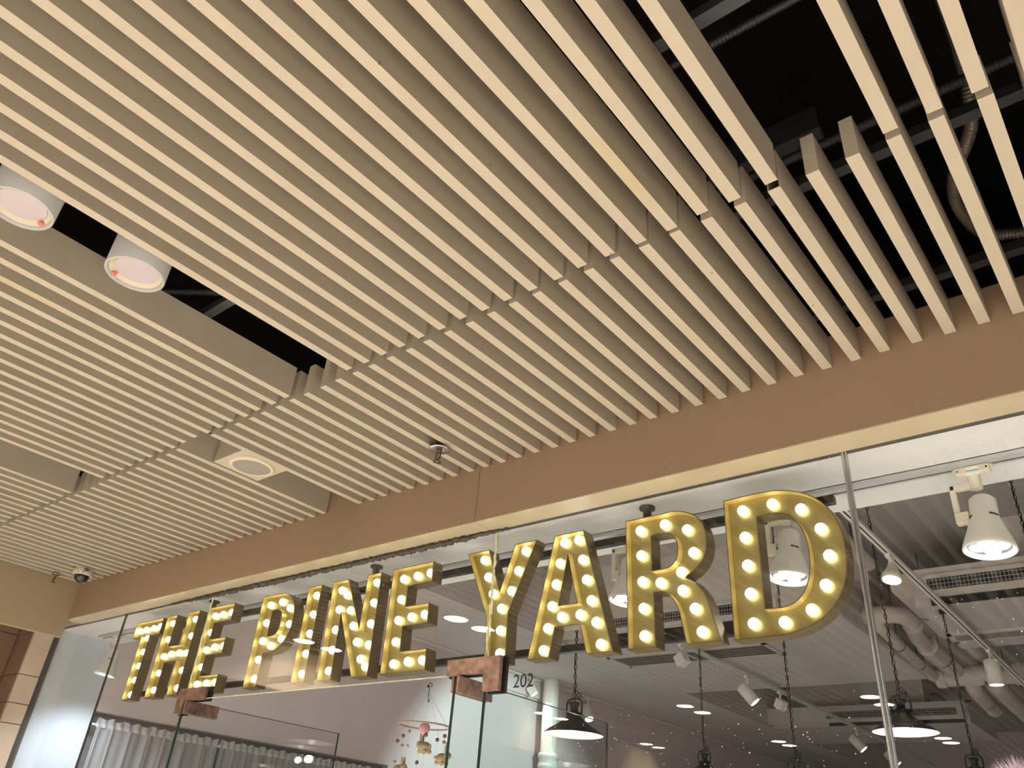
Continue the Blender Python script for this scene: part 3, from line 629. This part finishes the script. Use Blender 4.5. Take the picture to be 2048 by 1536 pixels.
def bell_lamp(x, label, lit_col=(0.90, 0.95, 1.0), y=2.913, zr=1.315, power=1.0):
    t = thing('track_lamp', (x, y, Z(zr)), label, 'track lamp', 'bell shaped lamps on the soffit track')
    ad_ = MB().bbox(x - 0.003, x + 0.108, y - 0.019, y + 0.019, Z(zr) - 0.028, Z(zr) - 0.0005, 0.004).box(x - 0.012, x + 0.117, y - 0.006, y + 0.006, Z(zr) - 0.014, Z(zr) - 0.001); ad_ = ad_.build('adapter', M_CREAM, t)
    MB().box(x + 0.035, x + 0.072, y - 0.0195, y - 0.0185, Z(zr) - 0.022, Z(zr) - 0.006).box(x + 0.030, x + 0.074, y - 0.014, y + 0.002, Z(zr) - 0.0287, Z(zr) - 0.0278).build('sticker', M_PAPER, ad_)
    MB().box(x + 0.030, x + 0.074, y + 0.002, y + 0.0055, Z(zr) - 0.0289, Z(zr) - 0.0278).box(x + 0.035, x + 0.072, y - 0.0197, y - 0.0187, Z(zr) - 0.022, Z(zr) - 0.018).build('sticker_band', M_GREEN, ad_)
    sc = MB()
    for dx in (0.006, 0.098): sc.ball((x + dx, y - 0.019, Z(zr) - 0.015), 0.0035, 0.002, 0.0035, 8, 6)
    sc.build('screws', M_IRON, ad_)
    cxx, cyy = x + 0.048, y + 0.02
    MB().lathe([(0.021, 0.0), (0.021, -0.050)], 20, tf((cxx, cyy - 0.005, Z(zr) - 0.027))).build('swivel', M_CREAM, t)
    zc = zr - 0.066
    ax = x - 0.028
    MB().bbox(ax - 0.008, cxx, cyy - 0.016, cyy + 0.008, Z(zc) - 0.008, Z(zc) + 0.016, 0.004).bbox(ax - 0.009, ax + 0.011, cyy - 0.016, cyy + 0.008, Z(1.128), Z(zc) + 0.014, 0.004)\
        .bbox(ax - 0.009, ax + 0.036, cyy - 0.020, cyy + 0.012, Z(1.118), Z(1.160), 0.004).build('arm', M_CREAM, t)
    hx, hy = x + 0.050, cyy - 0.004
    Tt = aim((hx - 0.006, hy - 0.012, Z(1.012)), (-0.06, -0.10, -1))
    hd_ = MB().lathe([(0.001, 0.198), (0.030, 0.197), (0.042, 0.185), (0.044, 0.115), (0.046, 0.112), (0.080, 0.012), (0.082, 0.0), (0.078, -0.002)], 36, Tt, cap0=False, cap1=False).build('head', M_WHITE, t)
    MB().lathe([(0.078, -0.002), (0.071, 0.010), (0.066, 0.014)], 36, Tt, cap0=False, cap1=False).build('rim', M_COOLRIM, hd_)
    MB().lathe([(0.071, 0.013), (0.001, 0.015)], 36, Tt, cap0=False).build('lens_plate', M_LENSPLATE, hd_)
    for k in range(4):
        a = k * math.pi / 2 + 0.5
        MB().lathe([(0.026, 0.012), (0.021, 0.006), (0.001, 0.005)], 18, Tt @ Matrix.Translation((0.036 * math.cos(a), 0.036 * math.sin(a), 0)), cap0=False).build('lens', M_COOL, hd_)
    vs_ = MB()
    for k in range(3): vs_.tube([(0.0448 * math.cos(a), 0.0448 * math.sin(a), 0.118) for a in [k * 2.094 + 0.55 + q * 0.12 for q in range(7)]], 0.003, 6, T=Tt)
    vs_.build('vent_slot', M_DARK, hd_)
    lamp('SPOT', 'lamp_beam', tuple(Tt @ Vector((0, 0, -0.06))), COOL_SPOT * power, lit_col, (-0.03, 0.15, -1), 2.5, 1.0, 0.06, t)
    return t
bell_lamp(-0.447, 'white bell track lamp with cool glare at the right edge, fully in view')
bell_lamp(-1.135, 'white bell track lamp seen through the opening of the letter D')
bell_lamp(-1.865, 'white bell track lamp mostly hidden behind the letter R')
bell_lamp(-6.655, 'white bell track lamp at the far left above the white wall', lit_col=(0.80, 0.91, 1.0), power=1.5)

def small_lamp(x, y, z, kind, d, label, col=(1, 0.96, 0.92), energy=WARM_SPOT):
    """head hung under a track: 'box' or 'can'"""
    t = thing('spotlight', (x, y, Z(z)), label, 'spotlight', 'small spotlights on the shop tracks')
    MB().bbox(x - 0.018, x + 0.018, y - 0.05, y + 0.05, Z(z) - 0.03, Z(z), 0.004).tube([(x, y, Z(z) - 0.03), (x, y, Z(z) - 0.10)], 0.012, 10).build('bracket', M_WHITE, t)
    r, h = (0.058, 0.115) if kind == 'box' else (0.07, 0.23)
    Tt = aim((x, y, Z(z) - 0.10 - h * 0.45), d)
    if kind == 'bell':
        r, h = 0.07, 0.13; Tt = aim((x, y, Z(z) - 0.07 - h * 0.45), d)
        MB().lathe([(0.03, h / 2), (0.034, h / 2 - 0.03), (0.066, -h / 2 + 0.035), (r, -h / 2), (r * 0.93, -h / 2)], 24, Tt).build('head', M_CREAM, t)
    elif kind == 'box': MB().bbox(-r, r, -r, r, -h / 2, h / 2, 0.008, T=Tt).build('head', M_WHITE, t)
    else: MB().lathe([(r * 0.9, h / 2), (r, h / 2 - 0.01), (r, -h / 2), (r * 0.92, -h / 2)], 24, Tt).build('head', M_WHITE, t)
    MB().lathe([(r * 0.85, -h / 2 - 0.001), (0.001, -h / 2 - 0.004)], 20, Tt, cap0=False).build('lamp_face', M_WARM, t)
    if energy: lamp('SPOT', 'spot_beam', tuple(Tt @ Vector((0, 0, -h / 2 - 0.02))), energy, col, d, 1.3, 0.5, 0.03, t)
    return t
small_lamp(-4.08, 7.62, 2.10, 'box', (-2.9, 0.6, -1.6), 'square white spotlight hanging below the letter R', (0.76, 1.0, 0.95), 330)
small_lamp(-4.08, 9.2, 2.10, 'can', (0.7, 0.2, -0.9), 'white cylinder spotlight on the middle track')
small_lamp(-4.08, 10.15, 2.10, 'box', (-0.5, 0.15, -0.9), 'square white spotlight right of the cylinder spotlight')
small_lamp(-4.08, 12.9, 2.10, 'can', (0.65, 0.1, -0.8), 'spotlight below the far grille, only its bright face showing')
small_lamp(-4.08, 14.5, 2.10, 'can', (0.65, 0.1, -0.8), 'farthest bright spotlight face on the middle track')
small_lamp(-6.90, 8.68, 2.14, 'box', (0.5, 0.35, -0.8), 'small square spotlight on the left wall, right of the number 202', energy=35)
small_lamp(-6.90, 10.0, 2.14, 'can', (0.5, -0.3, -1), 'unlit looking spotlight on the left wall above the first pendant', energy=0)
small_lamp(-1.445, 5.85, 2.10, 'bell', (-0.1, -0.3, -1), 'warm glowing lamp on the track right of the letter D', (1, 0.8, 0.5), 4)
small_lamp(-1.445, 8.85, 2.10, 'can', (0.0, 0.0, -1), 'white upright cylinder lamp on the track at the right', energy=10)

# ------------------------------------------------------------------ shop: pendant lamps on chains
def pendant(x, y, z, ztop, label):
    """z: rim height above eye; ztop: where the chain is fixed"""
    t = thing('pendant_lamp', (x, y, Z(z)), label, 'pendant lamp', 'barn pendants on chains in the shop')
    T = tf((x, y, Z(z)))
    sh_ = MB().lathe([(0.200, 0.0), (0.198, 0.006), (0.165, 0.030), (0.120, 0.055), (0.085, 0.080), (0.058, 0.105), (0.046, 0.118), (0.046, 0.135), (0.030, 0.145)], 40, T, cap0=False).build('shade', M_SHADEOUT, t)
    MB().lathe([(0.1985, 0.001), (0.162, 0.027), (0.117, 0.052), (0.082, 0.077), (0.04, 0.10), (0.001, 0.101)], 40, T, cap0=False, cap1=False).build('shade_lining', M_SHADEIN, sh_)
    MB().lathe([(0.030, 0.145), (0.026, 0.150), (0.026, 0.172), (0.040, 0.198), (0.036, 0.203), (0.012, 0.208)], 20, T).build('cap', M_IRON, t)
    yk = MB()
    yk.tube(smooth([(-0.060, 0, 0.125), (-0.062, 0, 0.165), (-0.058, 0, 0.205), (-0.035, 0, 0.222), (0, 0, 0.226), (0.035, 0, 0.222), (0.058, 0, 0.205), (0.062, 0, 0.165), (0.060, 0, 0.125)], 4), 0.006, 6, T=T)
    yk.ball((-0.055, 0, 0.128), 0.010, n=8, m=6, T=T); yk.ball((0.055, 0, 0.128), 0.010, n=8, m=6, T=T)
    yk.build('yoke', M_IRON, t)
    MB().ball((0, 0, 0.018), 0.030, 0.030, 0.034, 16, 10, T=T).lathe([(0.016, 0.05), (0.016, 0.10)], 12, T).build('lamp_bulb', M_PBULB, t)
    ch = MB(); zz = Z(z) + 0.232; i = 0
    while zz < Z(ztop) - 0.01:
        Tl = tf((x + (0.0 if i > 5 else random.uniform(-.006, .006)), y, zz + 0.016), (0, 0, (i % 2) * math.pi / 2 + 0.4))
        ring = [(0.0095 * math.cos(a), 0, 0.019 * math.sin(a)) for a in [q * math.pi / 5 for q in range(10)]]
        ch.tube(ring, 0.0028, 4, closed=True, T=Tl); zz += 0.031; i += 1
    for q in range(3):                           # spare links bunched over the yoke
        Tl = tf((x + 0.018 + 0.012 * q, y + 0.004 * q, Z(z) + 0.262 - 0.012 * q), (0.3, 0.6 + 0.4 * q, q))
        ch.tube([(0.0095 * math.cos(a), 0, 0.019 * math.sin(a)) for a in [w * math.pi / 5 for w in range(10)]], 0.0028, 4, closed=True, T=Tl)
    ch.build('chain', M_IRON, t)
    n = 24; MB().tube([(x + 0.007 * math.sin(q * 1.3), y + 0.007 * math.cos(q * 1.3), Z(z) + 0.21 + (ztop - z - 0.215) * q / n) for q in range(n + 1)], 0.003, 5).build('cable', M_IRON, t)
    MB().lathe([(0.03, Z(ztop) - 0.03), (0.035, Z(ztop))], 16, tf((x, y, 0))).build('ceiling_hook', M_IRON, t)
    lamp('POINT', 'pendant_light', (x, y, Z(z) - 0.13), PENDANT_W, (1.0, 0.95, 0.90), radius=0.03, parent=t)
    return t
pendant(-3.285, 4.6, 0.755, 2.95, 'dark pendant lamp on a chain below the letter A')
pendant(-1.526, 5.8, 0.909, 2.95, 'dark pendant lamp behind the steel joint strip, bright pinkish inside')
pendant(-3.70, 7.27, 0.80, 2.17, 'dark pendant lamp whose chain hangs between the letters R and D')
pendant(-1.525, 7.6, 0.79, 2.17, 'dark pendant lamp at the lower right beside the pink fluff')
pendant(-2.50, 6.4, 0.62, 2.95, 'pendant chain hanging right below the letter D')
pendant(-0.60, 6.0, 0.75, 2.95, 'pendant chain at the far right edge')

# ------------------------------------------------------------------ shop: air grilles and pipes
def mesh_grille(x0, x1, y, z0, z1, label):
    t = thing('air_grille', ((x0 + x1) / 2, y, Z(z0)), label, 'air grille', 'return air grilles in the shop')
    f = 0.035
    MB().box(x0 - f, x1 + f, y - 0.02, y, Z(z1), Z(z1) + f).box(x0 - f, x1 + f, y - 0.02, y, Z(z0) - f, Z(z0)).box(x0 - f, x0, y - 0.02, y, Z(z0), Z(z1)).box(x1, x1 + f, y - 0.02, y, Z(z0), Z(z1)).build('frame', M_AC, t)
    MB().box(x0, x1, y - 0.004, y - 0.001, Z(z0), Z(z1)).build('backing', M_DARK, t)
    w = MB(); n = int((x1 - x0) / 0.030)
    for i in range(n): xx = x0 + (x1 - x0) * (i + 0.5) / n; w.box(xx - 0.0018, xx + 0.0018, y - 0.014, y - 0.008, Z(z0), Z(z1))
    m_ = max(3, int((z1 - z0) / 0.030))
    for i in range(m_): q = z0 + (z1 - z0) * (i + 0.5) / m_; w.box(x0, x1, y - 0.013, y - 0.009, Z(q) - 0.0018, Z(q) + 0.0018)
    tag(w.build('wire_mesh', M_GREY, t), None, None, None, 'stuff')
    MB().box(x0 - f, x1 + f, y + 0.165, y + 0.188, Z(2.172), Z(2.30)).build('filter_box', M_DARK, t)  # dark strip standing in for the shade in the gap below the grille
    return t
mesh_grille(-4.9, -2.9, 7.27, 2.245, 2.345, 'wire mesh air grille behind the letters A and R')
mesh_grille(-1.53, 1.6, 7.27, 2.245, 2.345, 'wire mesh air grille at the right under the big lamp')
mesh_grille(-4.50, -2.68, 12.95, 2.245, 2.345, 'far wire mesh air grille behind the pendant lamp')
def slot_grille(x0, x1, y0, y1, z, label):
    t = thing('slot_diffuser', ((x0 + x1) / 2, (y0 + y1) / 2, Z(z)), label, 'air grille', 'slot diffusers in the shop ceiling')
    f = 0.045; z1 = Z(z); z0 = z1 - 0.014
    MB().box(x0, x1, y0, y0 + f, z0, z1).box(x0, x1, y1 - f, y1, z0, z1).box(x0, x0 + f, y0, y1, z0, z1).box(x1 - f, x1, y0, y1, z0, z1)\
        .box((x0 + x1) / 2 - 0.012, (x0 + x1) / 2 + 0.012, y0, y1, z0, z1).build('frame', M_AC, t)
    MB().box(x0 + f, x1 - f, y0 + f, y1 - f, z1 - 0.003, z1 - 0.0005).build('backing', M_DARK, t)
    n = 6
    for i in range(n):
        y = y0 + f + (y1 - y0 - 2 * f) * (i + 0.5) / n
        MB().box(x0 + f, x1 - f, y - 0.006, y + 0.006, z0 + 0.003, z0 + 0.0045).build('slat', M_AC, t)
    return t
slot_grille(-5.33, -3.36, 8.09, 8.62, 2.17, 'long slot diffuser in the ceiling below the letter R')
slot_grille(-1.70, 1.6, 8.40, 8.72, 2.17, 'slot diffuser in the ceiling at the right edge')

PW = thing('pipework', (-2.1, 9.3, Z(2.4)), 'beige painted pipes joined under the shop ceiling, right of the letter D', 'pipes')
def pipe(path, r, cap=False, n=16, par=None, m=None, label=None):
    if par is None and m is None: par = PW
    o = MB().tube(path, r, n).build('pipe', m or M_PIPE, par)
    if cap:
        a, b = Vector(path[-2]), Vector(path[-1]); d = (b - a).normalized(); q = d.to_track_quat('Z', 'Y').to_matrix().to_4x4()
        MB().lathe([(r * 1.06, -0.05), (r * 1.06, 0.0), (r * 0.9, 0.012)], 20, Matrix.Translation(b) @ q).build('end_cap', M_PIPE, par)
    return o
pipe(smooth([(-3.1, 8.14, Z(2.36)), (-2.3, 8.19, Z(2.36)), (-2.10, 8.23, Z(2.36)), (-2.02, 8.34, Z(2.36)), (-2.03, 8.6, Z(2.36)), (-2.10, 9.0, Z(2.355)), (-2.14, 9.5, Z(2.34))], 5), 0.085)
MB().lathe([(0.098, -0.04), (0.098, 0.04)], 18, tf((-2.30, 8.19, Z(2.36)), (0, math.pi / 2, 0.05))).lathe([(0.098, -0.04), (0.098, 0.04)], 18, tf((-2.035, 8.66, Z(2.36)), (math.pi / 2, 0, 0.1))).build('coupling', M_PIPE, PW)
pipe(smooth([(-2.50, 8.17, Z(2.36)), (-2.49, 8.24, Z(2.28)), (-2.48, 8.40, Z(2.26)), (-2.48, 9.2, Z(2.26))], 5), 0.055, True)
pipe(smooth([(-2.26, 8.18, Z(2.36)), (-2.25, 8.27, Z(2.28)), (-2.25, 8.5, Z(2.26)), (-2.30, 9.2, Z(2.26)), (-2.36, 10.4, Z(2.26)), (-2.33, 10.62, Z(2.27)), (-2.15, 10.68, Z(2.27))], 5), 0.065)
pipe([(-1.80, 7.6, Z(2.42)), (-1.80, 9.02, Z(2.40))], 0.115, True)
pipe([(-2.12, 9.45, Z(2.34)), (-2.13, 10.6, Z(2.33))], 0.11)
pipe([(-1.82, 9.15, Z(2.52)), (-1.90, 13.0, Z(2.52))], 0.10)
pipe([(-2.36, 10.67, Z(2.27)), (-0.2, 10.75, Z(2.27))], 0.115)
MB().lathe([(0.128, -0.05), (0.128, 0.05)], 18, tf((-2.3, 10.67, Z(2.27)), (0, math.pi / 2, 0))).lathe([(0.128, -0.05), (0.128, 0.05)], 18, tf((-1.5, 10.70, Z(2.27)), (0, math.pi / 2, 0))).build('coupling', M_PIPE, PW)
pipe(smooth([(-2.00, 10.69, Z(2.27)), (-2.01, 10.78, Z(2.20)), (-2.02, 11.0, Z(2.15)), (-2.08, 12.15, Z(2.15))], 5), 0.09, True)
pipe(smooth([(-1.74, 10.70, Z(2.27)), (-1.75, 10.8, Z(2.20)), (-1.76, 11.0, Z(2.15)), (-1.86, 15.5, Z(2.15))], 5), 0.10)
st = MB()                                        # split clamps and drop rods that hold the pipes
for x, y, z, r in ((-2.49, 8.9, 2.26, 0.055), (-2.29, 9.0, 2.26, 0.065), (-2.34, 9.9, 2.26, 0.065), (-2.12, 10.0, 2.34, 0.11), (-1.80, 8.3, 2.41, 0.115), (-1.82, 12.0, 2.15, 0.10), (-2.04, 11.6, 2.15, 0.09)):
    st.lathe([(r + 0.006, -0.012), (r + 0.006, 0.012)], 18, tf((x, y, Z(z)), (math.pi / 2, 0, 0)), cap0=False, cap1=False).tube([(x, y, Z(z) + r), (x, y, Z(2.95))], 0.005, 6)
st.build('pipe_clamp', M_IRON, PW)
o = MB().tube([(-2.20, 3.4, Z(2.72)), (-2.26, 8.0, Z(2.72))], 0.10, 16).build('pipe', M_PIPE); tag(o, 'beige pipe high under the ceiling behind the letter D', 'pipe', 'high pipes')
MB().tube([(-2.21, 4.0, Z(2.81)), (-2.21, 4.0, Z(2.95))], 0.006, 6).tube([(-2.25, 7.2, Z(2.81)), (-2.25, 7.2, Z(2.95))], 0.006, 6).build('drop_rod', M_IRON, o)
o = MB().tube([(-1.95, 3.4, Z(2.6)), (-2.02, 7.4, Z(2.6))], 0.07, 16).build('pipe', M_PIPE); tag(o, 'narrow beige pipe high under the ceiling behind the steel strip', 'pipe', 'high pipes')
MB().tube([(-1.96, 4.2, Z(2.66)), (-1.96, 4.2, Z(2.95))], 0.006, 6).tube([(-2.015, 7.0, Z(2.66)), (-2.015, 7.0, Z(2.95))], 0.006, 6).build('drop_rod', M_IRON, o)
o = MB().tube([(-6.80, 8.97, 0.0), (-6.80, 8.97, Z(2.17))], 0.105, 20).build('downpipe', M_WHITE); tag(o, 'white vertical downpipe with a collar on the left shop wall', 'pipe')
MB().lathe([(0.106, 0), (0.134, 0.01), (0.134, 0.06), (0.122, 0.07), (0.122, 0.13), (0.134, 0.14), (0.134, 0.19), (0.106, 0.2)], 24, tf((-6.80, 8.97, Z(1.06))), cap0=False, cap1=False).build('collar', M_WHITE, o)

k_ = 13.07 / 11.2
tag(MB().tube(smooth([(x * k_, 13.07, Z(max(2.437, z * k_))) for x, z in ((-2.63, 2.06), (-2.607, 2.145), (-2.535, 2.194), (-2.472, 2.162), (-2.427, 2.115), (-2.39, 2.085), (-2.24, 2.087))], 5)
             + [Vector((-2.50, 13.07, Z(2.437)))], 0.014, 8).build('loose_cable', M_IRON), 'loop of loose black cable lying on the far duct cover', 'cable')

# ------------------------------------------------------------------ shop: curtains, nursery mobile, pink fluff
def curtain(y0, y1, ztop, label, sweep=0.0):
    t = thing('sheer_curtain', (-6.95, (y0 + y1) / 2, 0.05), label, 'curtain', 'sheer curtains on the left shop wall')
    ny, nz = 260, 16; vs = []; fs = []
    for j in range(nz + 1):
        f_ = j / nz
        for i in range(ny + 1):
            u = i / ny; y = y0 + (y1 - y0) * u + sweep * f_ * (u ** 3)
            ph = 2 * math.pi * (y1 - y0) * u / 0.15 + 1.7 * math.sin(5 * u) + 0.8 * math.sin(13 * u)
            amp = 0.010 + 0.020 * f_
            vs.append((-6.955 + amp * math.sin(ph) + 0.006 * math.sin(2.3 * ph + 1), y + 0.012 * math.cos(ph), Z(ztop) - 0.03 - (Z(ztop) - 0.10) * f_))
    for j in range(nz):
        for i in range(ny): a = j * (ny + 1) + i; fs.append((a, a + 1, a + ny + 2, a + ny + 1))
    MB().add(vs, fs, True).build('drape', M_SHEER, t)
    vs = []; fs = []; n = 400
    for j in range(5):
        for i in range(n + 1):
            u = i / n; ph = 2 * math.pi * (y1 - y0) * u / 0.07 + 1.5 * math.sin(9 * u)
            vs.append((-6.955 + (0.005 + 0.006 * abs(j - 2)) * math.sin(ph + 0.3 * j), y0 + (y1 - y0) * u, Z(ztop) - 0.035 + 0.016 * j + (0.009 * math.sin(ph * 0.63) if j == 4 else 0)))
    for j in range(4):
        for i in range(n): a = j * (n + 1) + i; fs.append((a, a + 1, a + n + 2, a + n + 1))
    MB().add(vs, fs, True).build('gathered_header', M_HEADER, t)
    return t
curtain(3.13, 4.26, 0.715, 'nearer white sheer curtain left of the doors', 0.0)
curtain(4.28, 6.36, 0.715, 'farther white sheer curtain seen through the open left door')
tag(MB().tube([(-7.005, 3.10, Z(0.70)), (-7.005, 6.40, Z(0.70))], 0.009, 10).build('curtain_rod', M_WHITE), 'white rod that carries the two sheer curtains', 'curtain rod')
tag(MB().box(-7.119, -7.10, 3.12, 6.39, 0.02, Z(0.79)).build('window_board', M_CAVITY), 'grey blanked window behind the sheer curtains', 'window board')

mx, my, mz = -3.30, 3.235, 0.598
t = thing('nursery_mobile', (mx, my, Z(mz)), 'pink nursery mobile with felt balls and beige rabbits in the doorway', 'baby mobile')
th = MB(); top = (mx, my, Z(mz) + 0.175)
MB().tube([(mx + 0.139 * math.cos(a), my + 0.139 * math.sin(a), Z(mz)) for a in [q * math.pi / 20 for q in range(40)]], 0.0045, 8, closed=True).build('hoop', M_WOOD, t)
for k in range(4):
    a = k * math.pi / 2 + 0.2; th.tube([(mx + 0.139 * math.cos(a), my + 0.139 * math.sin(a), Z(mz)), top], 0.0009, 4)
th.tube([top, (mx, my, Z(2.95))], 0.0007, 4); th.tube([top, (mx, my, Z(mz))], 0.0008, 4)
MB().ball((mx, my, Z(mz) - 0.012), 0.031, n=16, m=10).build('pompom', M_PINK, t)
hk = MB(); hk.tube(smooth([(mx + 0.012, my, Z(mz) + 0.20), (mx + 0.018, my, Z(mz) + 0.21), (mx + 0.008, my, Z(mz) + 0.222), (mx - 0.005, my, Z(mz) + 0.215), (mx, my, Z(mz) + 0.195), (mx, my, Z(mz) + 0.14), (mx + 0.008, my, Z(mz) + 0.12), (mx + 0.014, my, Z(mz) + 0.14)], 5), 0.002, 6)
hk.ball((mx - 0.012, my, Z(mz) + 0.205), 0.007, n=8, m=6); hk.build('hook', M_IRON, t)
def rabbit(x, y, z, flip):
    rb = MB(); s = -1 if flip else 1
    rb.ball((x, y, z), 0.036, 0.034, 0.027, 14, 10); rb.ball((x + s * 0.036, y, z + 0.014), 0.020, 0.020, 0.018, 12, 8); rb.ball((x - s * 0.038, y, z + 0.006), 0.009, n=8, m=6)
    for q in (-1, 1):
        rb.ball((x + s * 0.026, y + q * 0.009, z + 0.044), 0.007, 0.005, 0.022, 8, 8); rb.ball((x + s * 0.018, y + q * 0.016, z - 0.022), 0.012, 0.010, 0.010, 8, 6); rb.ball((x - s * 0.020, y + q * 0.018, z - 0.020), 0.014, 0.011, 0.011, 8, 6)
    rb.build('felt_rabbit', M_BEIGE, t)
for k, (a, items) in enumerate(((0.2, [('m', .05), ('b', .08), ('r', .16), ('m', .27)]), (0.9, [('b', .075), ('p', .20), ('r', .31)]), (1.75, [('m', .05), ('p', .14), ('m', .22)]),
                                (2.5, [('b', .09), ('m', .17), ('b', .3)]), (3.3, [('m', .05), ('b', .10), ('r', .22)]), (4.1, [('m', .09), ('b', .19), ('m', .3)]), (4.9, [('b', .05), ('p', .12), ('m', .24)]), (5.6, [('m', .06), ('r', .12), ('b', .26)]))):
    x, y = mx + 0.136 * math.cos(a), my + 0.136 * math.sin(a); th.tube([(x, y, Z(mz)), (x, y, Z(mz) - 0.34)], 0.0008, 4)
    for kind, dz in items:
        if kind == 'r': rabbit(x, y, Z(mz) - dz, k % 2)
        else: MB().ball((x, y, Z(mz) - dz), 0.0105 if kind == 'm' else 0.0095, n=10, m=8).build('felt_ball', {'m': M_MAROON, 'b': M_BEIGE, 'p': M_PINK}[kind], t)
th.build('threads', M_THREAD, t)

px, py, pz, pr = -0.52, 3.30, 0.31, 0.10
t = thing('fluffy_ornament', (px, py, 0.0), 'pink fluffy ball on a stand at the bottom right corner', 'ornament')
fl = MB(); fl.ball((px, py, Z(pz)), pr * 0.8, n=20, m=14)
for i in range(1500):
    v = Vector((random.gauss(0, 1), random.gauss(0, 1), random.gauss(0, 1))).normalized(); w = v.orthogonal().normalized() * 0.0012; c = Vector((px, py, Z(pz)))
    a = c + v * pr * 0.75; tip = c + v * pr * random.uniform(1.1, 1.4) + Vector((random.uniform(-.012, .012), random.uniform(-.012, .012), random.uniform(-.012, .012)))
    w2 = v.cross(w).normalized() * 0.0012
    fl.add([tuple(a + w), tuple(a - w), tuple(a + w2), tuple(tip)], [(0, 1, 3), (1, 2, 3), (2, 0, 3)])
tag(fl.build('fluff', M_FLUFF, t), None, None, None, 'stuff')
MB().lathe([(0.12, 0), (0.12, 0.015), (0.014, 0.02), (0.014, Z(pz) - 0.06)], 20, tf((px, py, 0))).build('stand', M_WHITE, t)
